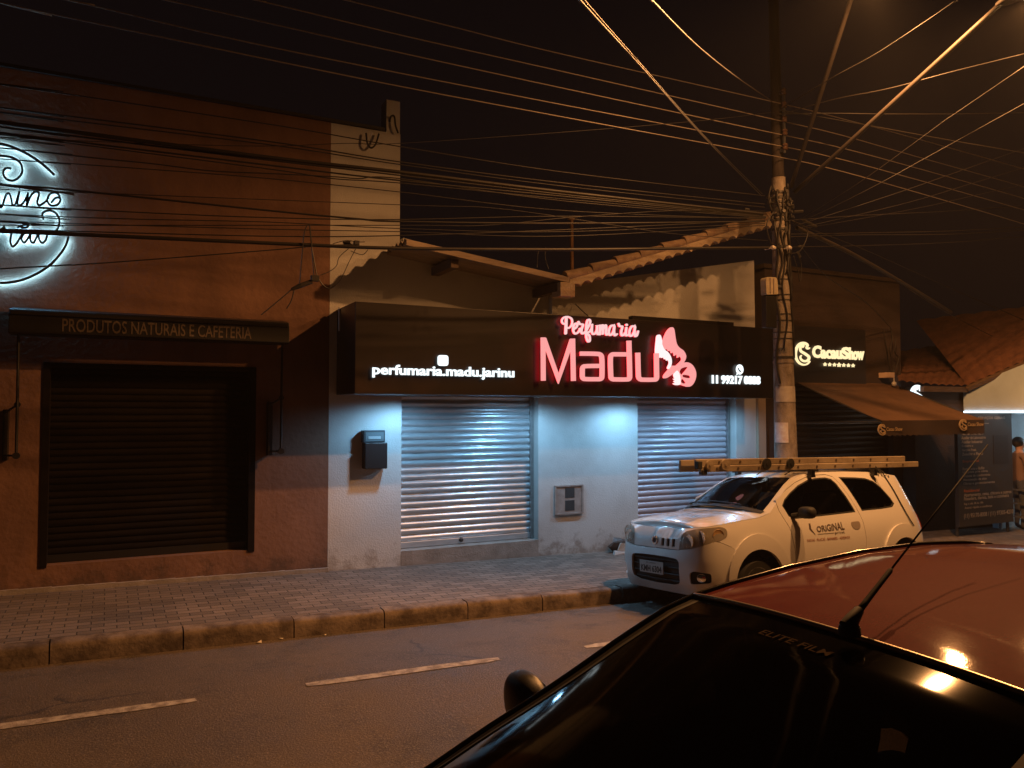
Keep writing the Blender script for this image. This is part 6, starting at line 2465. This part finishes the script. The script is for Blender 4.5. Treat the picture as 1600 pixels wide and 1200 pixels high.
# cabin
m = MB()
m.hexa([TW @ Vector(q) for q in ((0.35, -.62, .22), (3.5, -.62, .22), (3.5, .62, .22), (0.35, .62, .22), (0.35, -.62, .30), (3.5, -.62, .30), (3.5, .62, .30), (0.35, .62, .30))])
m.hexa([TW @ Vector(q) for q in ((0.95, -.66, .55), (1.30, -.66, .55), (1.30, .66, .55), (0.95, .66, .55), (0.92, -.64, .985), (1.42, -.64, .93), (1.42, .64, .93), (0.92, .64, .985))])
m.hexa([TW @ Vector(q) for q in ((0.5, -.6, .3), (0.94, -.6, .3), (0.94, .6, .3), (0.5, .6, .3), (0.5, -.6, .78), (0.94, -.6, .85), (0.94, .6, .85), (0.5, .6, .78))])
cab = m.build('cabin', M['interior'])
sts = []
for x, y in ((1.85, -.36), (1.85, .36), (2.75, 0)):
    wd = .24 if x < 2 else .58
    m = MB()
    pr_ = [(x - .28, .42), (x + .22, .40), (x + .40, 1.02), (x + .43, 1.20), (x + .37, 1.21), (x + .30, 1.04), (x + .12, .56), (x - .28, .57)]
    n = len(pr_)
    vs = [TW @ Vector((a, y - wd, b)) for a, b in pr_] + [TW @ Vector((a, y + wd, b)) for a, b in pr_]
    m.add(vs, [tuple(range(n - 1, -1, -1)), tuple(range(n, 2 * n))] + [(i, (i + 1) % n, (i + 1) % n + n, i + n) for i in range(n)])
    sts.append(m.build('seat', M['seat'], bevel=0.03))
m = MB()
m.tube([TW @ Vector((1.50 + 0.05 * math.sin(a), -.36 + .18 * math.cos(a), .96 + .165 * math.sin(a))) for a in [2 * PI * i / 20 for i in range(21)]], 0.014, 6)
m.tube([TW @ Vector((1.50, -.36, .96)), TW @ Vector((1.36, -.36, .90))], 0.03, 8)
m.tube([TW @ Vector((1.50, -.36 - .17, .96)), TW @ Vector((1.50, -.36 + .17, .96))], 0.016, 6)
stw = m.build('steering_wheel', M['interior'], smooth=True)
m = MB()
m.hexa([TW @ Vector(q) for q in ((1.55, -.11, 1.31), (1.57, -.11, 1.31), (1.57, .11, 1.31), (1.55, .11, 1.31), (1.55, -.11, 1.37), (1.57, -.11, 1.37), (1.57, .11, 1.37), (1.55, .11, 1.37))])
rvm = m.build('inner_mirror', M['interior'])
# roof rack: bars with feet
rk = []
for x, ys in ((1.86, 0.60), (2.95, 0.58)):
    zr = 1.452 + 0.030
    m = MB()
    m.tube([TW @ Vector((x, -ys - 0.10, zr)), TW @ Vector((x, ys + 0.10, zr))], 0.014, 8)
    b_ = m.build('roof_bar', M['black_paint'])
    for sg in (-1, 1):
        m = MB()
        pr_ = [(x - .035, 1.40), (x + .035, 1.40), (x + .025, zr + .015), (x - .025, zr + .015)]
        y0, y1 = sg * ys - .03, sg * ys + .03
        vs = [TW @ Vector((a, y0, b)) for a, b in pr_] + [TW @ Vector((a, y1, b)) for a, b in pr_]
        m.add(vs, [(3, 2, 1, 0), (4, 5, 6, 7)] + [(i, (i + 1) % 4, (i + 1) % 4 + 4, i + 4) for i in range(4)])
        m.build('rack_foot', M['black_paint'], b_)
    rk.append(b_)
# tail lamp sliver and strap
m = MB()
for sd in (1, -1):
    car.sheet(m, [(LW - 0.72, .78), (LW - 0.60, .78), (LW - 0.64, 1.0), (LW - 0.74, 1.0)], [], 0.004, sd, 0.05, 0.004)
tlm = m.build('tail_lamps', pbr('tail_lamp_red', (0.30, 0.03, 0.02), 0.2)) if False else None
tls = []
for sd in (1, -1):
    m = MB()
    car.sheet(m, rounded([(LW - 0.76, .72), (LW - 0.58, .72), (LW - 0.58, 1.02), (LW - 0.70, 1.02)], .03, 3), [], 0.004, sd, 0.05, 0.006)
    tls.append(m.build('tail_lamp', pbr('tail_lamp_red', (0.30, 0.04, 0.03), 0.2)))
under(wc, body_o, bonnet, wsn, cowl_o, bump_o, gr_, slot_o, bdg_, np_, rg, cab, stw, rvm, *wip, *fogs, *heads, *doors, *qws, *wa, *whs, *mirs, *sts, *rk, *tls)

# straps from ladder to the rear flank
m = MB()
L = [Vector((3.05, -.50, 1.53)), Vector((3.12, -.555, 1.452)), Vector((3.18, -.60, 1.38)), Vector((3.22, -.665, 1.22)), Vector((3.25, -.735, 1.03)), Vector((3.30, -.79, .88)), Vector((3.36, -.80, .78))]
L2 = []
for p in L:
    q = p.copy()
    if p.z < 1.43:
        w_ = shW.pos(SW(min(3.45, p.x)), p.z, 0.012, 1)
        q = Vector((w_.x, w_.y, p.z))
    L2.append(TW @ q)
m.tube(catmull(L2, 5), 0.007, 6)
for k_ in range(4):
    m.tube([TW @ Vector((3.02 + .05 * k_, -.50 + .02 * k_, 1.50 + .03 * (k_ % 2))), TW @ Vector((3.10 + .05 * k_, -.53 - .01 * k_, 1.43 - .02 * k_)), TW @ Vector((3.06 + .06 * k_, -.56, 1.40))], 0.005, 5)
tag(m.build('strap', M['rubber']), 'black strap tying the ladder down over the rear flank of the white car', 'strap')
for y, lb_ in ((-.42, 'thin black tie cord over the near front corner of the white roof'), (.05, 'thin black tie cord over the middle of the white roof front')):
    m = MB()
    L = [TW @ Vector((1.92, y, 1.53)), TW @ Vector((1.86, y, 1.508)), TW @ Vector((1.72, y * .98, 1.472)), TW @ Vector((1.64, y * .97, 1.437))]
    m.tube(catmull(L, 5), 0.006, 5)
    tag(m.build('strap', M['rubber']), lb_, 'strap')

# ladder
ld = empty('ladder', (7.3, 6.75, 1.55), 'yellowed two section extension ladder tied flat on the white car', 'ladder')
M['fibreglass'] = pbr('yellow_fibreglass', (0.34, 0.28, 0.20), 0.6, col2=(0.22, 0.17, 0.115), scale=7, stretch=(0.5, 1, 1), bump=0.15)
zl = 1.525
ladder_parts = []
Yn, Yf_ = 6.55, 6.89
for (x0, x1, zc, yo, nm) in ((5.60, 9.12, 1.535, 0.0, 'main'), (5.57, 8.93, 1.602, 0.045, 'fly')):
    for y in (Yn + yo, Yf_ - yo):
        m = MB()
        h_, t_ = 0.036, 0.016
        s0_, s1_ = 0.0, 0.0
        zf_ = lambda x: zc - 0.0155 * (x - 7.3) - (0.022 if y > 6.7 else 0)
        m.hexa([(x0, y - t_, zf_(x0) - h_), (x1, y - t_, zf_(x1) - h_), (x1, y + t_, zf_(x1) - h_), (x0, y + t_, zf_(x0) - h_), (x0, y - t_, zf_(x0) + h_ - .004), (x1, y - t_, zf_(x1) + h_ - .004), (x1, y + t_, zf_(x1) + h_ - .004), (x0, y + t_, zf_(x0) + h_ - .004)])
        ladder_parts.append(m.build('rail', M['fibreglass'], bevel=0.006))
    n = int((x1 - x0 - 0.3) / 0.30)
    for i in range(n + 1):
        x = x0 + 0.22 + 0.30 * i + (0.1 if nm == 'fly' else 0)
        if x > x1 - 0.08:
            continue
        m = MB()
        m.tube([(x, Yn + yo - 0.021, zf_(x) + 0.022), (x, Yf_ - yo + 0.021, zf_(x))], 0.014, 8)
        ladder_parts.append(m.build('rung', pbr('rung_alloy', (0.10, 0.07, 0.05), 0.5, metal=0.4) if 'rung_m' not in M else M['rung_m']))
        M.setdefault('rung_m', ladder_parts[-1].data.materials[0])
for x, r_, mt_ in ((6.52, .062, 'rubber'), (6.88, .055, 'rubber'), (5.70, .05, 'fibreglass'), (5.92, .06, 'fibreglass')):
    m = MB()
    m.lathe([(r_ * .35, -.012), (r_, -.010), (r_ * .8, 0.0), (r_, .010), (r_ * .35, .012)], (x, Yn - 0.035, 1.577 - 0.0155 * (x - 7.3)), (0, -1, 0), 16)
    m.lathe([(0, -.016), (r_ * .3, -.016), (r_ * .3, .016), (0, .016)], (x, Yn - 0.035, 1.577 - 0.0155 * (x - 7.3)), (0, -1, 0), 10)
    ladder_parts.append(m.build('pulley' if mt_ == 'rubber' else 'rung_lock', M[mt_], smooth=True, angle=40))
for x in (5.57, 5.63):
    m = MB()
    m.box(x - .02, x + .04, Yn - .03, Yn + .03, 1.602 - .04, 1.602 + .04) if x < 5.6 else m.box(x - .02, x + .05, Yn - .025, Yn + .035, 1.562 - .065, 1.562 - .012)
    ladder_parts.append(m.build('end_cap', M['rubber'], bevel=0.006))
under(ld, *ladder_parts)
# ------------------------------------------------------------------ dark red car in front
RGZ = 0.045
TR = Matrix.Translation(Vector((-0.06, 1.74, RGZ)))
rc = empty('parked_car', (2.0, 1.83, RGZ), 'dark red car close to the viewer with tinted windscreen and whip antenna', 'car')
planR = [(0.0, 0.0), (0.01, 0.2), (0.035, 0.38), (0.09, 0.55), (0.19, 0.68), (0.35, 0.76), (0.60, 0.80), (1.2, 0.815), (2.4, 0.815), (3.3, 0.80), (3.70, 0.76), (3.92, 0.68), (4.04, 0.52), (4.08, 0.3), (4.09, 0.0)]
frontR = smooth_tab([(0.16, 0.10), (0.24, 0.04), (0.40, 0.0), (0.55, 0.005), (0.66, 0.05), (0.76, 0.10), (0.86, 0.22), (0.95, 0.4)])
sideR = smooth_tab([(0.16, 0.06), (0.26, 0.02), (0.45, 0.0), (0.62, 0.004), (0.78, 0.02), (0.88, 0.04), (0.94, 0.055), (1.02, 0.068), (1.15, 0.096), (1.30, 0.100), (1.40, 0.112), (1.47, 0.135), (1.53, 0.155), (1.58, 0.22)])
rearR = smooth_tab([(0.16, 0.08), (0.30, 0.02), (0.52, 0.0), (0.70, 0.012), (0.88, 0.06), (1.0, 0.13), (1.2, 0.26), (1.38, 0.38), (1.48, 0.46)])
shR = CarShape(planR, frontR, sideR, rearR, 0.62, 1)
shR.sr = shR.L - 0.62
rcar = Car(shR, TR)
SR = shR.S
LR = shR.L
M['red_car'] = pbr('dark_red_metallic', (0.115, 0.0042, 0.0075), 0.7, metal=0.0, coat=1.0, col2=(0.095, 0.0036, 0.006), scale=60, bump=0.0, spec=0.05)
# fine swirl scratches catch the light in the lacquer
nt = M['red_car'].node_tree
pb = nt.nodes['Principled BSDF']
pb.inputs['Coat Roughness'].default_value = 0.05
tcn = nt.nodes.new('ShaderNodeTexCoord')
wv = nt.nodes.new('ShaderNodeTexNoise')
wv.inputs['Scale'].default_value = 130
wv.inputs['Detail'].default_value = 5
nt.links.new(tcn.outputs['Object'], wv.inputs['Vector'])
bpn = nt.nodes.new('ShaderNodeBump')
bpn.inputs['Strength'].default_value = 0.045
bpn.inputs['Distance'].default_value = 0.002
nt.links.new(wv.outputs['Fac'], bpn.inputs['Height'])
nt.links.new(bpn.outputs[0], pb.inputs['Coat Normal'])

topR = [(0.0, 0.70), (0.30, 0.705), (0.55, 0.72), (SR(.22), 0.735), (SR(.40), 0.758), (SR(.60), 0.785), (SR(.76), 0.808), (SR(1.04), 0.935), (SR(1.25), 1.035), (SR(1.50), 1.150), (SR(1.75), 1.262), (SR(1.98), 1.360), (SR(2.12), 1.400), (SR(2.30), 1.430), (SR(2.6), 1.470), (SR(3.0), 1.502), (SR(3.4), 1.510), (SR(3.7), 1.500), (SR(3.85), 1.490), (LR - 0.62, 1.475), (LR - 0.4, 1.46), (LR, 1.45)]
FAr, RAr = arch(shR, 0.80, 0.33, 0.33, 0.20), arch(shR, 3.25, 0.33, 0.33, 0.20)
doorR = [(1.13, .86), (1.16, .36), (1.22, .25), (2.2, .24), (2.36, .30), (2.44, .5), (2.46, .90), (2.42, 1.18), (2.36, 1.395), (2.28, 1.41), (2.14, 1.382), (1.98, 1.338), (1.75, 1.240), (1.50, 1.128), (1.28, 1.025), (1.16, .965)]
winR = [(1.25, .955), (1.7, .950), (2.41, .965), (2.375, 1.18), (2.325, 1.365), (2.26, 1.374), (2.14, 1.348), (1.98, 1.304), (1.75, 1.208), (1.50, 1.097), (1.30, 1.005)]
door2 = [(2.50, .5), (2.52, .26), (2.85, .24), (2.95, .4), (3.04, .6), (3.22, .72), (3.42, .76), (3.52, .95), (3.46, 1.1), (3.32, 1.30), (3.18, 1.40), (2.95, 1.435), (2.60, 1.425), (2.44, 1.41), (2.49, 1.18), (2.52, .9)]
win2 = [(2.56, .972), (3.42, .985), (3.38, 1.09), (3.26, 1.26), (3.14, 1.36), (2.94, 1.395), (2.62, 1.388), (2.505, 1.375), (2.545, 1.18)]
tR = lambda L: [(SR(x), z) for x, z in L]
hdR = rounded([(0.34, 0.56), (0.62, 0.575), (SR(.30), 0.66), (SR(.42), 0.72), (SR(.42), 0.76), (SR(.22), 0.735), (0.5, 0.70), (0.36, 0.67)], .02, 3)
inR = rounded([(-.1, .27), (.42, .28), (.46, .34), (.44, .44), (-.1, .45)], [0, .03, .03, .03, 0], 3)
grR = rounded([(-.1, .54), (.25, .55), (.27, .60), (.25, .65), (-.1, .65)], [0, .02, .02, .02, 0], 3)
outl = [(0.0, .2), (.45, .2)] + [(SR(.3), .2)] + FAr + RAr + [(SR(3.8), .26), (LR - .4, .28), (LR, .28), (LR, 1.448)] + topR[::-1][1:]
rw = [(LR - 0.50, 1.0), (LR + .1, 1.0), (LR + .1, 1.32), (LR - 0.46, 1.32)]
bd_ = MB()
for sd in (1, -1):
    rcar.sheet(bd_, outl, [tR(doorR), tR(door2), hdR, inR, grR, rw], 0, sd, 0.07)
rtab = refine([t for t in topR if t[0] >= SR(2.12) - 1e-6], 5)
rrows = []
for i, (s, z) in enumerate(rtab):
    p = shR.pos(s, z)
    rrows.append((p, Vector((-0.012 if i < 4 else 0, 0, 0.045 * min(1.0, 0.62 + i * 0.06)))))
rcar.loft(bd_, rrows, -1, 1, 36, 0)
stab = refine([t for t in topR if SR(0.76) - 1e-6 <= t[0] <= SR(2.12) + 1e-6], 4)


def srows(tab):
    n = len(tab) - 1
    o = []
    for i, (s, z) in enumerate(tab):
        t = i / n
        c = Vector((-0.16, 0, 0.085)) * (1 - t) + Vector((-0.012, 0, 0.028)) * t
        o.append((shR.pos(s, z), c))
    return o


pls = []
for a_, b_ in ((0.95, 1.0), (-1.0, -0.95)):
    m = MB()
    rcar.loft(m, srows(stab), a_, b_, 3, 0)
    pls.append(m.build('pillar', pbr('satin_black_pillar', (0.006, 0.005, 0.005), 0.6, spec=0.2), smooth=True))
rbody = bd_.build('body', M['red_car'], smooth=True, angle=35)
m = MB()
htab = refine([t for t in topR if t[0] <= SR(0.76) + 1e-6], 4)
rcar.loft(m, [(shR.pos(s, z + .003), Vector((-0.05 * (i / len(htab)) ** 3, 0, 0.055)) * smooth01(3 * i / len(htab))) for i, (s, z) in enumerate(htab)], -1, 1, 24, 0)
rbon = m.build('bonnet', M['red_car'], smooth=True, angle=40)
M['dark_glass'] = glass('dark_windscreen', (0.05, 0.045, 0.042), 1.33, 0.025, (0.05, 0.035, 0.028), 0.07)
m = MB()
rcar.loft(m, srows(stab), -0.95, 0.95, 24, 0, off=-0.05)
rws = m.build('windscreen', M['dark_glass'], smooth=True)
# black ceramic edge and film band lettering
for a_, b_ in ((0.915, 0.955), (-0.955, -0.915)):
    m = MB()
    rcar.loft(m, srows(stab), a_, b_, 2, 0, off=-0.02)
    m.build('screen_edge', M['rubber'], rws, smooth=True)


def scr_pt(f, t, off=0.0):
    """point on the screen: f across (-1..1, + towards the viewer's side), t from header (0) down"""
    k_ = (1 - t) * (len(stab) - 1)
    i = min(len(stab) - 2, int(k_))
    s = stab[i][0] + (stab[i + 1][0] - stab[i][0]) * (k_ - i)
    z = stab[i][1] + (stab[i + 1][1] - stab[i][1]) * (k_ - i)
    p = shR.pos(s, z)
    tt = 1 - t
    c = Vector((-0.16, 0, 0.085)) * (1 - tt) + Vector((-0.012, 0, 0.028)) * tt
    w = abs(p.y)
    return TR @ (Vector((p.x, -w * f, p.z)) + c * ((1 - abs(f) ** 2.4) * (w / 0.65) ** 1.2) + Vector((-.35, 0, .9)) * off)


m = MB()
put_text(m, 'ELITE FILM', lambda u, v, n: scr_pt(-0.28 + 0.39 * u, 0.120 + 0.034 * (1 - v), 0.003), 0, bold=0.004, shear=0.0)
m.build('film_lettering', pbr('film_print', (0.05, 0.037, 0.028), 0.9, spec=0.0), rws)
# trims: header seal and drip rails
m = MB()
hp = [scr_pt(-1 + 2 * i / 40, 0.0, 0.006) for i in range(41)]
m.tube(hp, 0.010, 8)
hs_ = m.build('header_seal', pbr('bright_seal', (0.34, 0.29, 0.23), 0.3, metal=0.7), smooth=True)
drs = []
for sd in (1, -1):
    m = MB()
    L = [TR @ (shR.pos(s, z, 0.004, sd) + Vector((0, 0, 0.004))) for s, z in refine([t for t in topR if SR(0.76) <= t[0] <= SR(3.85)], 4)]
    m.tube(L, 0.011, 8)
    drs.append(m.build('drip_rail', pbr('gloss_black_trim', (0.014, 0.013, 0.013), 0.18), smooth=True))
doorsR = []
for sd in (1, -1):
    for dd, ww, nm in ((doorR, winR, 'door'), (door2, win2, 'rear_door')):
        m = MB()
        rcar.sheet(m, inset(tR(dd), 0.006), [tR(ww)], 0.001, sd, 0.07, 0.03)
        d_ = m.build(nm, M['red_car'], smooth=True, angle=35)
        m = MB()
        rcar.sheet(m, inset(tR(ww), -0.005), [], -0.016, sd, 0.08, 0)
        m.build('window', M['dark_glass'], d_, smooth=True)
        m = MB()
        hx = 2.32 if nm == 'door' else 3.18
        rcar.sheet(m, rounded(tR([(hx - .10, .80), (hx + .08, .81), (hx + .08, .84), (hx - .10, .83)]), .01, 2), [], 0.03, sd, 0.05, 0.02)
        m.build('handle', M['red_car'], d_, smooth=True)
        doorsR.append(d_)
m = MB()
for sd in (1, -1):
    rcar.sheet(m, [(LR - .5, 1.0), (LR, 1.0), (LR, 1.32), (LR - .46, 1.32)], [], -0.012, sd, 0.08, 0)
rrw = m.build('rear_window', M['dark_glass'], smooth=True)
hdl = []
for sd in (1, -1):
    m = MB()
    rcar.sheet(m, inset(hdR, -.003), [], 0.001, sd, .06, 0)
    l_ = m.build('headlight', M['clear_lens'], smooth=True)
    m = MB()
    rcar.sheet(m, inset(hdR, -.003), [], -0.05, sd, .06, 0)
    m.build('reflector', M['lamp_chrome'], l_)
    hdl.append(l_)
m = MB()
for sd in (1, -1):
    rcar.sheet(m, [(0, .25), (.5, .25), (.5, .67), (0, .67)], [], -0.04, sd, .1, 0)
grl = m.build('grille', M['rubber'])
whR = []
for x in (0.80, 3.25):
    for y, o_ in ((-0.70, -1), (0.70, 1)):
        whR.append(wheel(TR @ Matrix.Translation((0, 0, .0)), x, y, 0.285, 0.17, o_, M['hub'], M['tyre']))
# wiper
wpr = []
for f0_, f1_ in ((-0.62, 0.05), (0.05, 0.72)):
    m = MB()
    m.tube([scr_pt(f0_ + (f1_ - f0_) * i / 8, 0.985 - 0.02 * i / 8, 0.015) for i in range(9)], 0.009, 6)
    wpr.append(m.build('wiper', M['rubber']))
# mirrors
mir = []
for sd in (1, -1):
    m = MB()
    bm = bmesh.new()
    bmesh.ops.create_uvsphere(bm, u_segments=20, v_segments=14, radius=1)
    vs = []
    for v in bm.verts:
        x, y, z = v.co
        q = lambda a, p: math.copysign(abs(a) ** p, a)
        vs.append(TR @ Vector((1.515 + q(x, .75) * (0.05 if x > 0 else 0.085), -sd * (0.955 + q(y, .8) * 0.112 + 0.02 * z), 1.015 + q(z, .75) * 0.105)))
    m.add(vs, [tuple(k_.index for k_ in f_.verts) for f_ in bm.faces])
    bm.free()
    mi = m.build('mirror', pbr('black_grained_plastic', (0.022, 0.022, 0.023), 0.38, bump=0.15, bscale=300), smooth=True)
    m = MB()
    m.lathe([(0.0, 0), (0.068, 0.0), (0.070, -.004)], TR @ Vector((1.567, -sd * 0.945, 1.015)), (1, 0, 0), 20)
    m.build('mirror_glass', M['chrome'], mi)
    m = MB()
    m.tube([TR @ Vector((1.42, -sd * .745, .935)), TR @ Vector((1.49, -sd * .85, .945))], 0.026, 8)
    m.build('mirror_stem', M['rubber'], mi)
    mir.append(mi)
# antenna on the front of the roof
ab = P(1327, 981, 1.88)
rz_ = 1.445 + RGZ
d = ray(1327, 981)
ab = EYE + d * ((rz_ + 0.028 - EYE.z) / d.z)
ad_ = Vector((0.80, 0.215, 0.325)).normalized()
m = MB()
m.lathe([(0.033, -0.02), (0.032, 0.0), (0.024, 0.016), (0.0, 0.022)], ab, Vector((-0.1, 0, 1)), 16)
m.tube([ab + Vector((-.012, 0, 0.004)), ab + Vector((0.012, 0, 0.022)), ab + Vector((0.02, 0.0, 0.03)) + ad_ * 0.04], [0.024, 0.022, 0.015], 12)
an = m.build('antenna_base', M['rubber'], smooth=True, angle=50)
ao = ab + Vector((0.012, 0.0, 0.022))
m = MB()
m.tube([ao + ad_ * t for t in (0.0, 0.1, 0.2, 0.30, 0.31)], [0.012, 0.0095, 0.0085, 0.0085, 0.006], 10)
m.tube([ao + ad_ * t for t in (0.30, 0.8, 1.35)], [0.0034, 0.003, 0.0026], 8)
m.build('whip', pbr('matt_black_whip', (0.006, 0.005, 0.005), 0.8, spec=0.1), an, smooth=True)
# cabin
m = MB()
m.hexa([TR @ Vector(q) for q in ((0.4, -.62, .22), (3.7, -.62, .22), (3.7, .62, .22), (.4, .62, .22), (.4, -.62, .3), (3.7, -.62, .3), (3.7, .62, .3), (.4, .62, .3))])
m.hexa([TR @ Vector(q) for q in ((1.05, -.66, .5), (1.55, -.66, .5), (1.55, .66, .5), (1.05, .66, .5), (0.98, -.66, .90), (1.62, -.66, .86), (1.62, .66, .86), (.98, .66, .90))])
cbR = m.build('cabin', M['interior'])
stR = []
for x, y, wd in ((2.05, -.36, .24), (2.05, .36, .24), (3.0, 0, .58)):
    m = MB()
    pr_ = [(x - .28, .42), (x + .22, .40), (x + .40, 1.00), (x + .43, 1.18), (x + .37, 1.19), (x + .30, 1.02), (x + .12, .56), (x - .28, .57)]
    n = len(pr_)
    vs = [TR @ Vector((a, y - wd, b)) for a, b in pr_] + [TR @ Vector((a, y + wd, b)) for a, b in pr_]
    m.add(vs, [tuple(range(n - 1, -1, -1)), tuple(range(n, 2 * n))] + [(i, (i + 1) % n, (i + 1) % n + n, i + n) for i in range(n)])
    stR.append(m.build('seat', M['seat'], bevel=0.03))
under(rc, rbody, *pls, rbon, rws, hs_, rrw, grl, an, cbR, *drs, *doorsR, *hdl, *whR, *wpr, *mir, *stR)

# ------------------------------------------------------------------ thin night haze lit by the street lamps
hz = bpy.data.materials.new('night_haze')
hz.use_nodes = True
nt = hz.node_tree
nt.nodes.clear()
pv = nt.nodes.new('ShaderNodeVolumePrincipled')
pv.inputs['Color'].default_value = (0.9, 0.88, 0.86, 1)
pv.inputs['Density'].default_value = 0.0009
pv.inputs['Anisotropy'].default_value = 0.0
ho = nt.nodes.new('ShaderNodeOutputMaterial')
nt.links.new(pv.outputs[0], ho.inputs['Volume'])
m = MB()
m.box(-70, 90, -30, 40, -4.5, 12)
hb = m.build('haze', hz)
hb['kind'] = 'stuff'
